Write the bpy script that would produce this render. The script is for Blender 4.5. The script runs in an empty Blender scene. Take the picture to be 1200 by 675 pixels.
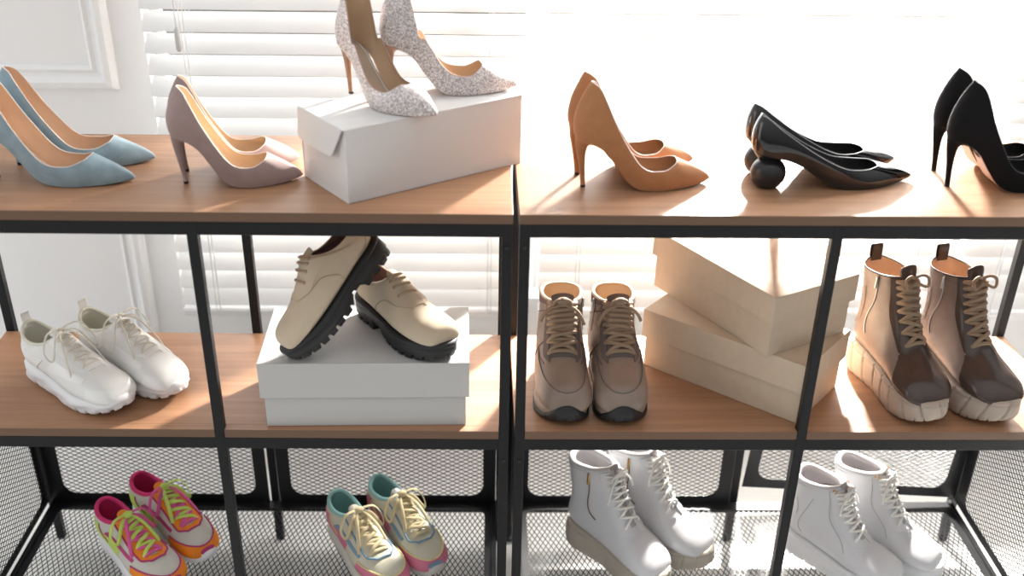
import bpy, math, random
import numpy as np
from mathutils import Matrix, Vector

random.seed(7)
PI = math.pi
SC = bpy.context.scene
COL = SC.collection

# ----------------------------------------------------------------- heights of the place
ZF = -0.03                     # floor
ZT = 0.9435                    # top board, upper face
ZM = 0.524                     # middle board, upper face
ZR = 0.090                     # mesh tray, upper face

# ================================================================= materials
def new_mat(name):
    m = bpy.data.materials.new(name)
    m.use_nodes = True
    nt = m.node_tree
    b = nt.nodes['Principled BSDF']
    return m, nt, b

def setin(b, **kw):
    for k, v in kw.items():
        b.inputs[k.replace('_', ' ')].default_value = v

def rgba(c):
    return (c[0], c[1], c[2], 1.0)

def simple(name, c, rough=0.6, metal=0.0, bump=0.0, bscale=200.0, var=0.0, vscale=30.0, sheen=0.0, coat=0.0, spec=0.5):
    m, nt, b = new_mat(name)
    setin(b, Base_Color=rgba(c), Roughness=rough, Metallic=metal)
    b.inputs['Specular IOR Level'].default_value = spec
    if sheen:
        b.inputs['Sheen Weight'].default_value = sheen
        b.inputs['Sheen Roughness'].default_value = 0.5
    if coat:
        b.inputs['Coat Weight'].default_value = coat
        b.inputs['Coat Roughness'].default_value = 0.06
    tc = None
    if bump or var:
        tc = nt.nodes.new('ShaderNodeTexCoord')
    if var:
        n = nt.nodes.new('ShaderNodeTexNoise'); n.inputs['Scale'].default_value = vscale
        n.inputs['Detail'].default_value = 4
        nt.links.new(tc.outputs['Object'], n.inputs['Vector'])
        r = nt.nodes.new('ShaderNodeValToRGB')
        r.color_ramp.elements[0].position = 0.3; r.color_ramp.elements[1].position = 0.7
        r.color_ramp.elements[0].color = rgba([max(0, x * (1 - var)) for x in c])
        r.color_ramp.elements[1].color = rgba([min(1, x * (1 + var)) for x in c])
        nt.links.new(n.outputs['Fac'], r.inputs['Fac'])
        nt.links.new(r.outputs['Color'], b.inputs['Base Color'])
    if bump:
        n = nt.nodes.new('ShaderNodeTexNoise'); n.inputs['Scale'].default_value = bscale
        n.inputs['Detail'].default_value = 3
        nt.links.new(tc.outputs['Object'], n.inputs['Vector'])
        bp = nt.nodes.new('ShaderNodeBump'); bp.inputs['Strength'].default_value = bump
        bp.inputs['Distance'].default_value = 0.002
        nt.links.new(n.outputs['Fac'], bp.inputs['Height'])
        nt.links.new(bp.outputs['Normal'], b.inputs['Normal'])
    return m

def wood_mat():
    m, nt, b = new_mat('wood_veneer')
    tc = nt.nodes.new('ShaderNodeTexCoord')
    mp = nt.nodes.new('ShaderNodeMapping'); mp.inputs['Scale'].default_value = (1.6, 38, 38)
    nt.links.new(tc.outputs['Object'], mp.inputs['Vector'])
    n = nt.nodes.new('ShaderNodeTexNoise'); n.inputs['Scale'].default_value = 1.6
    n.inputs['Detail'].default_value = 5; n.inputs['Roughness'].default_value = 0.6
    n.inputs['Distortion'].default_value = 0.6
    nt.links.new(mp.outputs['Vector'], n.inputs['Vector'])
    r = nt.nodes.new('ShaderNodeValToRGB')
    e = r.color_ramp.elements
    e[0].position = 0.25; e[0].color = (0.300, 0.150, 0.079, 1)
    e[1].position = 0.8; e[1].color = (0.455, 0.253, 0.142, 1)
    nt.links.new(n.outputs['Fac'], r.inputs['Fac'])
    nt.links.new(r.outputs['Color'], b.inputs['Base Color'])
    setin(b, Roughness=0.42)
    bp = nt.nodes.new('ShaderNodeBump'); bp.inputs['Strength'].default_value = 0.05
    nt.links.new(n.outputs['Fac'], bp.inputs['Height']); nt.links.new(bp.outputs['Normal'], b.inputs['Normal'])
    return m

def glitter_mat():
    m, nt, b = new_mat('silver_glitter')
    tc = nt.nodes.new('ShaderNodeTexCoord')
    v = nt.nodes.new('ShaderNodeTexVoronoi'); v.inputs['Scale'].default_value = 620
    nt.links.new(tc.outputs['Object'], v.inputs['Vector'])
    sp = nt.nodes.new('ShaderNodeSeparateColor'); nt.links.new(v.outputs['Color'], sp.inputs['Color'])
    r = nt.nodes.new('ShaderNodeValToRGB'); e = r.color_ramp.elements
    e[0].position = 0.0; e[0].color = (0.34, 0.27, 0.26, 1)
    e[1].position = 0.85; e[1].color = (0.97, 0.93, 0.92, 1)
    k = e.new(0.45); k.color = (0.66, 0.59, 0.57, 1)
    nt.links.new(sp.outputs['Red'], r.inputs['Fac']); nt.links.new(r.outputs['Color'], b.inputs['Base Color'])
    mr = nt.nodes.new('ShaderNodeMath'); mr.operation = 'MULTIPLY'; mr.inputs[1].default_value = 0.5
    nt.links.new(sp.outputs['Green'], mr.inputs[0]); nt.links.new(mr.outputs[0], b.inputs['Metallic'])
    setin(b, Roughness=0.4)
    bp = nt.nodes.new('ShaderNodeBump'); bp.inputs['Strength'].default_value = 0.7; bp.inputs['Distance'].default_value = 0.0015
    nt.links.new(sp.outputs['Blue'], bp.inputs['Height']); nt.links.new(bp.outputs['Normal'], b.inputs['Normal'])
    return m

def slat_mat():
    m, nt, b = new_mat('white_blind_slat')
    nt.nodes.remove(b)
    out = nt.nodes['Material Output']
    d = nt.nodes.new('ShaderNodeBsdfDiffuse'); d.inputs['Color'].default_value = (0.86, 0.86, 0.85, 1)
    t = nt.nodes.new('ShaderNodeBsdfTranslucent'); t.inputs['Color'].default_value = (0.88, 0.87, 0.85, 1)
    mx = nt.nodes.new('ShaderNodeMixShader'); mx.inputs[0].default_value = 0.05
    nt.links.new(d.outputs[0], mx.inputs[1]); nt.links.new(t.outputs[0], mx.inputs[2])
    nt.links.new(mx.outputs[0], out.inputs['Surface'])
    return m

def glass_mat():
    m, nt, b = new_mat('window_glass')
    nt.nodes.remove(b)
    out = nt.nodes['Material Output']
    t = nt.nodes.new('ShaderNodeBsdfTransparent')
    g = nt.nodes.new('ShaderNodeBsdfGlossy'); g.inputs['Roughness'].default_value = 0.02
    f = nt.nodes.new('ShaderNodeFresnel'); f.inputs['IOR'].default_value = 1.3
    mx = nt.nodes.new('ShaderNodeMixShader')
    nt.links.new(f.outputs[0], mx.inputs[0]); nt.links.new(t.outputs[0], mx.inputs[1]); nt.links.new(g.outputs[0], mx.inputs[2])
    nt.links.new(mx.outputs[0], out.inputs['Surface'])
    return m

M = {}
M['wood'] = wood_mat()
M['edge'] = simple('dark_walnut_edge_band', (0.150, 0.082, 0.046), 0.5)
M['steel'] = simple('black_powder_coat', (0.007, 0.0075, 0.009), 0.42, bump=0.08, bscale=900, spec=0.28)
M['mesh'] = simple('black_expanded_metal', (0.009, 0.0095, 0.011), 0.40, spec=0.35)
M['wall'] = simple('white_wall_paint', (0.88, 0.87, 0.86), 0.8, bump=0.03, bscale=150)
M['trim'] = simple('white_trim_paint', (0.86, 0.86, 0.85), 0.45)
M['floor'] = simple('pale_floor', (0.90, 0.89, 0.86), 0.45, var=0.03, vscale=4)
M['slat'] = slat_mat()
M['glass'] = glass_mat()
M['cord'] = simple('white_cord', (0.85, 0.85, 0.84), 0.8)
M['wand'] = simple('grey_wand_plastic', (0.55, 0.55, 0.54), 0.4)
M['card_white'] = simple('white_cardboard', (0.70, 0.685, 0.67), 0.7, bump=0.03, bscale=400)
M['card_grey'] = simple('pale_grey_cardboard', (0.52, 0.515, 0.50), 0.7, bump=0.03, bscale=400)
M['card_kraft'] = simple('beige_cardboard', (0.60, 0.49, 0.365), 0.75, bump=0.05, bscale=500, var=0.03, vscale=60)
M['blue_suede'] = simple('light_blue_suede', (0.27, 0.36, 0.405), 0.95, bump=0.25, bscale=500, var=0.14, vscale=45, sheen=0.25)
M['taupe_suede'] = simple('mauve_taupe_suede', (0.34, 0.243, 0.225), 0.92, bump=0.2, bscale=500, var=0.06, vscale=45, sheen=0.25)
M['tan_suede'] = simple('tan_suede', (0.43, 0.190, 0.078), 0.92, bump=0.2, bscale=500, var=0.07, vscale=45, sheen=0.2)
M['black_suede'] = simple('black_suede', (0.007, 0.007, 0.008), 0.9, bump=0.2, bscale=500, sheen=0.03, spec=0.2)
M['patent'] = simple('black_patent_leather', (0.006, 0.006, 0.007), 0.13, bump=0.06, bscale=70, coat=0.6)
M['ball'] = simple('black_turned_ball', (0.020, 0.018, 0.018), 0.28, bump=0.2, bscale=45)
M['glitter'] = glitter_mat()
M['lin_tan'] = simple('tan_leather_lining', (0.60, 0.415, 0.285), 0.6)
M['lin_beige'] = simple('beige_leather_lining', (0.60, 0.44, 0.295), 0.6)
M['lin_brown'] = simple('brown_leather_lining', (0.36, 0.21, 0.12), 0.6)
M['lin_black'] = simple('black_lining', (0.02, 0.02, 0.02), 0.7)
M['lin_rose'] = simple('rose_brown_insole', (0.50, 0.38, 0.28), 0.55)
M['insole_pale'] = simple('pale_leather_insole', (0.80, 0.64, 0.53), 0.5)
M['insole_line'] = simple('silver_binding', (0.75, 0.74, 0.73), 0.3, 0.5)
M['bind_pale'] = simple('pale_edge_binding', (0.78, 0.70, 0.64), 0.6)
M['bind_rose'] = simple('rose_edge_binding', (0.55, 0.36, 0.31), 0.5)
M['bind_grey'] = simple('grey_edge_binding', (0.42, 0.42, 0.43), 0.3)
M['bind_black'] = simple('black_edge_binding', (0.03, 0.03, 0.03), 0.5)
M['sole_tan'] = simple('tan_leather_sole', (0.55, 0.33, 0.21), 0.5)
M['sole_dark'] = simple('dark_leather_sole', (0.07, 0.05, 0.045), 0.5)
M['heel_tan'] = simple('tan_stacked_heel', (0.42, 0.24, 0.15), 0.5)
M['rubber'] = simple('black_rubber', (0.012, 0.012, 0.013), 0.55, bump=0.05, bscale=300)
M['white_knit'] = simple('white_knit', (0.80, 0.80, 0.77), 0.85, bump=0.25, bscale=900)
M['white_foam'] = simple('white_foam_sole', (0.80, 0.80, 0.81), 0.6)
M['cream_lining'] = simple('cream_padded_lining', (0.72, 0.71, 0.60), 0.9, bump=0.1, bscale=700)
M['cream_lace'] = simple('cream_cotton_lace', (0.70, 0.66, 0.57), 0.9)
M['white_smooth'] = simple('white_smooth_overlay', (0.84, 0.84, 0.82), 0.4)
M['beige_nubuck'] = simple('beige_nubuck', (0.57, 0.47, 0.34), 0.9, bump=0.12, bscale=500, var=0.05, vscale=30, sheen=0.2)
M['beige_lace'] = simple('beige_waxed_lace', (0.40, 0.30, 0.20), 0.7)
M['brass_eyelet'] = simple('antique_brass_eyelet', (0.22, 0.14, 0.07), 0.4, 0.8)
M['brown_leather'] = simple('taupe_brown_leather', (0.265, 0.198, 0.158), 0.40, bump=0.12, bscale=220, var=0.12, vscale=25)
M['brown_suede'] = simple('grey_brown_suede_trim', (0.145, 0.11, 0.10), 0.9, bump=0.2, bscale=500)
M['sole_taupe'] = simple('taupe_midsole', (0.30, 0.235, 0.19), 0.55)
M['tan_lace'] = simple('light_brown_lace', (0.29, 0.205, 0.135), 0.8, bump=0.2, bscale=1500)
M['brown_lace'] = simple('brown_lace', (0.185, 0.128, 0.084), 0.8, bump=0.2, bscale=1500)
M['dark_leather'] = simple('burnished_brown_leather', (0.062, 0.041, 0.033), 0.19, bump=0.05, bscale=160, var=0.18, vscale=20)
M['pale_leather'] = simple('taupe_polished_leather', (0.205, 0.156, 0.130), 0.27, bump=0.1, bscale=160, var=0.18, vscale=16)
M['sole_stone'] = simple('stone_grey_platform', (0.42, 0.345, 0.285), 0.6)
M['zip'] = simple('steel_zip', (0.45, 0.43, 0.42), 0.35, 0.9)
M['gold'] = simple('gold_zip', (0.60, 0.35, 0.13), 0.3, 0.95)
M['bronze'] = simple('dark_bronze_zip', (0.20, 0.135, 0.085), 0.4, 0.6)
M['white_leather'] = simple('white_leather', (0.64, 0.645, 0.66), 0.42, bump=0.08, bscale=220)
M['white_lace'] = simple('white_lace', (0.80, 0.79, 0.75), 0.8, bump=0.2, bscale=1500)
M['sole_greige'] = simple('greige_platform', (0.47, 0.42, 0.35), 0.6)
M['lin_mauve'] = simple('mauve_brown_lining', (0.24, 0.15, 0.13), 0.8)
M['tongue_shade'] = simple('shaded_tongue_grey', (0.40, 0.385, 0.38), 0.8)  # grey puts the shade between the lace facings into the tongue colour
M['seam_grey'] = simple('grey_seam_thread', (0.45, 0.45, 0.46), 0.8)
M['pink'] = simple('hot_pink_padding', (0.62, 0.028, 0.16), 0.8, bump=0.1, bscale=600)
M['magenta'] = simple('magenta_trim', (0.45, 0.035, 0.16), 0.6)
M['orange'] = simple('orange_suede', (0.80, 0.235, 0.012), 0.75, bump=0.1, bscale=500)
M['lime'] = simple('lime_lace', (0.52, 0.68, 0.13), 0.8)
M['pink_lace'] = simple('pink_lace', (0.66, 0.10, 0.30), 0.8)
M['offwhite'] = simple('off_white_textile', (0.58, 0.56, 0.50), 0.8, bump=0.15, bscale=800)
M['teal'] = simple('teal_padding', (0.27, 0.50, 0.48), 0.8, bump=0.1, bscale=600)
M['cream_panel'] = simple('cream_leather_panel', (0.58, 0.55, 0.43), 0.45)
M['dusty_pink'] = simple('dusty_pink_overlay', (0.60, 0.17, 0.26), 0.55)
M['blue_grey'] = simple('slate_blue_overlay', (0.17, 0.29, 0.40), 0.55)
M['pale_yellow'] = simple('pale_yellow_trim', (0.72, 0.62, 0.28), 0.6)
M['straw_lace'] = simple('straw_lace', (0.63, 0.53, 0.32), 0.85)
M['foil'] = simple('silver_foil_tongue', (0.75, 0.76, 0.74), 0.25, 0.6)

# ================================================================= object helpers
def link(o):
    COL.objects.link(o)
    return o

def mesh_obj(name, verts, faces, mat, parent=None, smooth=True, mats=None, fmat=None):
    me = bpy.data.meshes.new(name)
    me.from_pydata([tuple(map(float, v)) for v in verts], [], faces)
    for mm in (mats or [mat]):
        me.materials.append(mm)
    if fmat is not None:
        me.polygons.foreach_set('material_index', fmat)
    if smooth:
        me.polygons.foreach_set('use_smooth', [True] * len(me.polygons))
    me.update()
    o = link(bpy.data.objects.new(name, me))
    if parent is not None:
        o.parent = parent
    return o

def thing(name, label, cat, loc=(0, 0, 0), rz=0.0, group=None):
    o = link(bpy.data.objects.new(name, None))
    o.location = loc; o.rotation_euler = (0, 0, rz); o.empty_display_size = 0.05
    o['label'] = label; o['category'] = cat
    if group: o['group'] = group
    return o

def structure(o):
    o['kind'] = 'structure'
    return o

class MB:
    def __init__(s): s.v = []; s.f = []
    def add(s, vs, fs):
        b = len(s.v); s.v.extend([tuple(map(float, v)) for v in vs]); s.f.extend([tuple(i + b for i in f) for f in fs])
    def box(s, x0, x1, y0, y1, z0, z1, c=0.0):
        if c <= 0:
            s.add([(x, y, z) for z in (z0, z1) for y in (y0, y1) for x in (x0, x1)],
                  [(0, 2, 3, 1), (4, 5, 7, 6), (0, 1, 5, 4), (2, 6, 7, 3), (0, 4, 6, 2), (1, 3, 7, 5)])
            return
        import itertools
        vs = []; idx = {}
        X, Y, Z = (x0, x1), (y0, y1), (z0, z1)
        for i, j, k in itertools.product((0, 1), repeat=3):
            sx = 1 if i == 0 else -1; sy = 1 if j == 0 else -1; sz = 1 if k == 0 else -1
            for ax, p in (('x', (X[i], Y[j] + sy * c, Z[k] + sz * c)), ('y', (X[i] + sx * c, Y[j], Z[k] + sz * c)), ('z', (X[i] + sx * c, Y[j] + sy * c, Z[k]))):
                idx[(i, j, k, ax)] = len(vs); vs.append(p)
        fs = []
        q = lambda *a: tuple(idx[t] for t in a)
        for i in (0, 1):
            a = [(i, 0, 0, 'x'), (i, 1, 0, 'x'), (i, 1, 1, 'x'), (i, 0, 1, 'x')]; fs.append(q(*(a if i else a[::-1])))
            a = [(0, i, 0, 'y'), (0, i, 1, 'y'), (1, i, 1, 'y'), (1, i, 0, 'y')]; fs.append(q(*(a if i else a[::-1])))
            a = [(0, 0, i, 'z'), (1, 0, i, 'z'), (1, 1, i, 'z'), (0, 1, i, 'z')]; fs.append(q(*(a if i else a[::-1])))
        for a in (0, 1):
            for b in (0, 1):
                fs.append(q((a, b, 0, 'x'), (a, b, 1, 'x'), (a, b, 1, 'y'), (a, b, 0, 'y')))
                fs.append(q((a, 0, b, 'x'), (a, 1, b, 'x'), (a, 1, b, 'z'), (a, 0, b, 'z')))
                fs.append(q((0, a, b, 'y'), (1, a, b, 'y'), (1, a, b, 'z'), (0, a, b, 'z')))
        for i, j, k in itertools.product((0, 1), repeat=3):
            fs.append(q((i, j, k, 'x'), (i, j, k, 'y'), (i, j, k, 'z')))
        s.add(vs, fs)
    def grid(s, P, cu=False, cv=False, flip=False):
        P = np.asarray(P); m, n = P.shape[:2]
        fs = []
        for i in range(m if cu else m - 1):
            for j in range(n if cv else n - 1):
                a, b_, c, d = i * n + j, i * n + (j + 1) % n, ((i + 1) % m) * n + (j + 1) % n, ((i + 1) % m) * n + j
                fs.append((a, d, c, b_) if flip else (a, b_, c, d))
        s.add(P.reshape(-1, 3), fs)
    def tube(s, pts, r, n=6, closed=False, flat=1.0, up=None):
        pts = np.asarray(pts, float); m = len(pts)
        if closed:
            T = np.roll(pts, -1, 0) - np.roll(pts, 1, 0)
        else:
            T = np.gradient(pts, axis=0)
        T /= (np.linalg.norm(T, axis=1, keepdims=True) + 1e-12)
        u = np.array(up if up is not None else (0, 0, 1.0), float)
        if up is None and abs(T[0] @ u) > 0.9: u = np.array((1.0, 0, 0))
        R = r if hasattr(r, '__len__') else [r] * m
        rings = []
        for i in range(m):
            nrm = u - (u @ T[i]) * T[i]
            L = np.linalg.norm(nrm)
            if L < 1e-6: nrm = np.array((1.0, 0, 0)) - T[i][0] * T[i]; L = np.linalg.norm(nrm)
            nrm /= L; u = nrm
            bi = np.cross(T[i], nrm)
            rings.append([pts[i] + R[i] * (math.cos(a) * bi + flat * math.sin(a) * nrm) for a in np.linspace(0, 2 * PI, n, endpoint=False)])
        b = len(s.v)
        s.grid(np.array(rings), cu=closed, cv=True)
        if not closed:
            s.f.append(tuple(b + j for j in range(n))[::-1])
            s.f.append(tuple(b + (m - 1) * n + j for j in range(n)))
    def build(s, name, mat, parent=None, smooth=True):
        return mesh_obj(name, s.v, s.f, mat, parent, smooth)

def cr(P, ts, closed=False):
    """Catmull-Rom through the rows of P at parameters ts."""
    P = np.asarray(P, float); n = len(P); ts = np.asarray(ts, float)
    i = np.floor(ts).astype(int)
    if not closed: i = np.clip(i, 0, n - 2)
    f = (ts - i)[:, None]
    if closed:
        g = lambda k: P[k % n]
        p0, p1, p2, p3 = g(i - 1), g(i), g(i + 1), g(i + 2)
    else:
        E = np.vstack([2 * P[0] - P[1], P, 2 * P[-1] - P[-2]])
        p0, p1, p2, p3 = E[i], E[i + 1], E[i + 2], E[i + 3]
    return 0.5 * ((2 * p1) + (-p0 + p2) * f + (2 * p0 - 5 * p1 + 4 * p2 - p3) * f * f + (-p0 + 3 * p1 - 3 * p2 + p3) * f ** 3)

def curve1(pts):
    """smooth z(x) through control points."""
    P = np.array(sorted(pts), float)
    d = cr(P, np.linspace(0, len(P) - 1, 200))
    o = np.argsort(d[:, 0]); d = d[o]
    return lambda x: np.interp(x, d[:, 0], d[:, 1])

def smoothstep(a, b, x):
    t = np.clip((x - a) / (b - a), 0, 1)
    return t * t * (3 - 2 * t)

def spath(pts, n=24, closed=False):
    P = np.array(pts, float)
    return cr(P, np.linspace(0, len(P) if closed else len(P) - 1, n, endpoint=not closed), closed)

# ================================================================= pumps
SOLE_HI = [(-0.016, 0.0880), (-0.004, 0.0858), (0.012, 0.0805), (0.0335, 0.0640), (0.051, 0.0370), (0.066, 0.0150),
           (0.080, 0.0040), (0.096, 0.0005), (0.130, 0.0), (0.165, 0.0012), (0.1865, 0.0035), (0.2005, 0.0060)]
P0_HI = [(0.200, 0), (0.193, .0075), (0.166, .0235), (0.120, .0365), (0.085, .0325), (0.050, .0240), (0.016, .0235), (-.005, .0175), (-.0115, 0)]
P3_HI = [(.1440, 0, .0462), (.1430, .0105, .0452), (.1375, .0225, .0418), (.117, .0345, .0350), (.085, .0350, .0430),
         (.052, .0305, .0920), (.028, .0240, .1430), (.0190, .0150, .1600), (.0085, 0, .1668)]
H1_HI = [(0.001, 0, .010), (.001, .002, .0105), (.001, .0035, .012), (0, .004, .013), (0, .003, .016), (0, .0035, .022), (-.001, .005, .028), (-.006, .004, .028), (-.0085, 0, .028)]
H2_HI = [(.026, 0, -.0125), (.022, .002, -.0115), (.012, .006, -.0115), (0, .0055, -.010), (0, .0035, -.012), (-.002, .004, -.025), (-.008, .005, -.030), (-.0165, .0045, -.030), (-.0195, 0, -.032)]

def mirror_stations(T):
    T = np.array(T, float)
    if T.shape[1] == 2: T = np.column_stack([T, np.zeros(len(T))])
    B = T[-2:0:-1].copy(); B[:, 1] *= -1
    return np.vstack([T, B])

def pump(root, side, mats, L=0.200, top=0.1665, seat=None, sole=SOLE_HI, P0=P0_HI, P3=P3_HI, H1=H1_HI, H2=H2_HI,
         heel='stiletto', scallop=False, bend=0.004, brk=0.085, bind_r=0.0009, wide=1.0, footline=False, sole_hf=1.0):
    k = L / 0.200 if sole is SOLE_HI else 1.0
    x_of = lambda x: np.asarray(x) * k
    zs0 = curve1([(x * k, z * (sole_hf if x < .07 else 1.0) if x < .07 else z) for x, z in sole])
    zr = (top / 0.1665) if sole is SOLE_HI else 1.0
    p0 = mirror_stations(P0); p3 = mirror_stations(P3); h1 = mirror_stations(H1); h2 = mirror_stations(H2)
    n = len(p0)
    for a in (p0, p3): a[:, 0] *= k
    h1[:, 0] *= k; h2[:, 0] *= k
    if zr != 1.0:
        w = smoothstep(0.10 * k, 0.03 * k, p3[:, 0])
        p3[:, 2] *= 1 + (zr - 1) * w
    NU, NV = 128, 14
    us = np.linspace(0, n, NU, endpoint=False)
    def curves(us):
        A = cr(p0, us, True); D = cr(p3, us, True); a = cr(h1, us, True); d = cr(h2, us, True)
        A[:, 2] = zs0(A[:, 0]) + 0.0008
        if scallop:
            s = np.minimum(us, n - us)
            D[:, 2] += -.020 * np.exp(-((s - 5.32) / .20) ** 2) + .016 * np.exp(-((s - 6.0) / .36) ** 2)
            D[:, 1] *= 1 + .10 * np.exp(-((s - 6.2) / .5) ** 2)
            D[:, 2] += .0035 * np.exp(-((s - 1.6) / .6) ** 2) - .002 * np.exp(-((s - 3.0) / .5) ** 2)
        return A, A + a, D + d, D
    def surf(us, vs):
        A, B, C_, D = curves(us)
        v = np.asarray(vs)[None, :, None]
        P = (1 - v) ** 3 * A[:, None] + 3 * (1 - v) ** 2 * v * B[:, None] + 3 * (1 - v) * v * v * C_[:, None] + v ** 3 * D[:, None]
        return P
    def tf(P):
        P = np.array(P, float)
        sh = P.shape; Q = P.reshape(-1, 3).copy()
        Q[:, 1] *= wide
        Q[:, 1] += bend * np.clip((Q[:, 0] - 0.07 * k) / (0.13 * k), 0, 1.2) ** 1.5
        Q[:, 1] *= side
        return Q.reshape(sh)
    vs = np.linspace(0, 1, NV)
    P = surf(us, vs)
    # outward normals for the lining offset
    du = np.roll(P, -1, 0) - np.roll(P, 1, 0); dv = np.gradient(P, axis=1)
    nr = np.cross(du, dv); nr /= (np.linalg.norm(nr, axis=2, keepdims=True) + 1e-9)
    c = P.mean((0, 1)); 
    ref = P - np.stack([P[..., 0], np.zeros_like(P[..., 0]), np.full_like(P[..., 0], -.02)], -1)
    sg = np.sign((nr * ref).sum(2, keepdims=True).mean()); nr *= sg
    fl = side < 0
    m = MB(); m.grid(tf(P), cu=True, flip=fl); up = m.build('upper', mats['upper'], root)
    m = MB(); m.grid(tf(P - nr * 0.0013), cu=True, flip=not fl); m.build('lining', mats['lining'], root)
    m = MB(); m.tube(tf(P[:, -1] - nr[:, -1] * 0.0006), bind_r, 6, closed=True); m.build('topline_binding', mats['bind'], root)
    # sole and insole
    def half(us_, inset=0.0):
        A = cr(p0, us_, True)
        return A
    hs = np.concatenate([np.linspace(0.0, 1, 8)[:-1], np.linspace(1, 7, 40)[:-1], np.linspace(7, 8, 8)])
    A = half(hs); NC = 9
    def sheet(dz, ins, crown=0.0):
        G = np.zeros((len(hs), NC, 3))
        for j, t in enumerate(np.linspace(1, -1, NC)):
            tuck = .0042 * smoothstep(.062 * k, .040 * k, A[:, 0]) if heel == 'stiletto' else 0.0
            y = np.maximum(A[:, 1] - ins - tuck, 0.0003) * t
            x = A[:, 0].copy()
            x = np.clip(x, A[:, 0].min() + ins + (.004 if heel == 'stiletto' and ins < .003 and dz < .003 else 0), A[:, 0].max() - ins * 1.5)
            G[:, j] = np.column_stack([x, y, zs0(x) + dz + crown * (1 - t * t)])
        return G
    t_ = sheet(0.0010, 0.0016, 0); b_ = sheet(-0.0003, 0.0014, 0)
    m = MB(); m.grid(tf(b_), flip=not fl)
    m.grid(tf(t_), flip=fl)
    for j in (0, NC - 1):
        m.grid(tf(np.stack([t_[:, j], b_[:, j]], 1)), flip=(j == 0) != fl)
    m.build('outsole', mats['sole'], root)
    i_ = sheet(0.0034, 0.0002, 0.0)
    m = MB(); m.grid(tf(i_), flip=fl); ins = m.build('insole', mats['insole'], root)
    if footline:
        m = MB(); m.tube(tf(i_[8:-6, 1] + np.array((0, 0, .0012))), 0.0011, 6); m.build('insole_edging', M['insole_line'], ins)
    # heel
    m = MB()
    if heel == 'stiletto':
        Q = [0, .015, .04, .07, .11, .17, .27, .42, .62, .82, 1.0]
        XB = [-.0112, -.0112, -.0112, -.0111, -.0110, -.0105, -.0092, -.0068, -.0038, -.0015, 0.0]
        XF = [.046, .033, .0215, .0140, .0098, .0072, .0058, .0052, .0054, .0062, .0074]
        W = [.0230, .0200, .0160, .0128, .0105, .0084, .0066, .0053, .0046, .0042, .0041]
        rings = []
        for q, xb, xf, w in zip(Q, XB, XF, W):
            r = []
            for a in np.linspace(0, 2 * PI, 24, endpoint=False):
                ca, sa = math.cos(a), math.sin(a)
                x = (xb + xf) / 2 + (xf - xb) / 2 * math.copysign(abs(ca) ** .8, ca); y = w * math.copysign(abs(sa) ** .9, sa)
                x *= k
                r.append((x, y, (zs0(x) + .0008) * (1 - q) + 0.0035 * q))
            rings.append(r)
        m.grid(tf(rings), cv=True, flip=not fl)
        m.f.append(tuple(range(len(m.v) - 24, len(m.v))))
        ho = m.build('heel', mats['heel'], root)
        t = MB(); last = np.array(rings[-1]); c0 = last.mean(0)
        lo = last.copy(); lo[:, 2] = 0.0; lo = c0 + (lo - c0) * np.array((1.03, 1.03, 1))
        hi = last.copy(); hi[:, 2] = 0.0042; hi = c0 + (hi - c0) * np.array((1.06, 1.06, 1))
        t.grid(tf(np.stack([hi, lo])), cv=True); t.f.append(tuple(range(24, 48))); t.build('heel_tip', M['rubber'], ho)
    else:
        cx, cz, R = -0.0105, 0.0262, 0.0305
        rings = []
        for i, a in enumerate(np.linspace(-1.02, 1.30, 20)):
            rr = R * math.cos(a) ** .95; z = cz + R * 0.93 * math.sin(a)
            rings.append([(cx + rr * math.cos(b), rr * 0.93 * math.sin(b), max(z, 0)) for b in np.linspace(0, 2 * PI, 32, endpoint=False)])
        rings = np.array(rings); rings[..., 2] -= rings[..., 2].min()
        m.grid(tf(rings), cv=True, flip=fl)
        m.f.append(tuple(range(32))); m.f.append(tuple(range(len(m.v) - 32, len(m.v))))
        ho = m.build('ball_heel', mats['heel'], root)
        t = MB()
        rings = []
        for q in np.linspace(0, 1, 5):
            r = []
            for b in np.linspace(0, 2 * PI, 24, endpoint=False):
                x = -0.012 + (0.030 - .012 * q) * math.cos(b); y = (0.020 - .008 * q) * math.sin(b)
                r.append((x, y, (zs0(x) + .001) * (1 - q) + 0.048 * q))
            rings.append(r)
        t.grid(tf(rings), cv=True); t.build('heel_seat', mats['upper'], root)
    return root

# low pump on a ball heel
SOLE_BALL = [(-0.048, 0.0660), (-0.036, 0.0630), (-0.015, 0.0585), (0.012, 0.0525), (0.040, 0.0400), (0.066, 0.0230), (0.088, 0.0090),
             (0.108, 0.0018), (0.130, 0.0), (0.170, 0.0003), (0.205, 0.0016), (0.232, 0.0045), (0.2505, 0.0072)]
P0_BALL = [(0.250, 0), (0.246, .0065), (0.212, .0225), (0.158, .0370), (0.110, .0330), (0.060, .0265), (0.004, .0275), (-.032, .0205), (-.0425, 0)]
P3_BALL = [(.1810, 0, .0350), (.1795, .0100, .0348), (.1730, .0210, .0345), (.148, .0315, .0335), (.110, .0345, .0385),
           (.058, .0315, .0640), (.000, .0265, .1020), (-.0270, .0155, .1222), (-.0355, 0, .1257)]
H1_BALL = [(0.001, 0, .007), (.001, .002, .008), (.001, .003, .010), (0, .004, .011), (0, .003, .012), (0, .003, .014), (-.001, .004, .018), (-.0035, .004, .018), (-.0055, 0, .018)]
H2_BALL = [(.030, 0, -.0065), (.026, .002, -.006), (.014, .006, -.006), (0, .0055, -.009), (0, .0035, -.010), (-.002, .004, -.015), (-.006, .005, -.022), (-.0115, .0045, -.022), (-.0135, 0, -.022)]

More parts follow.
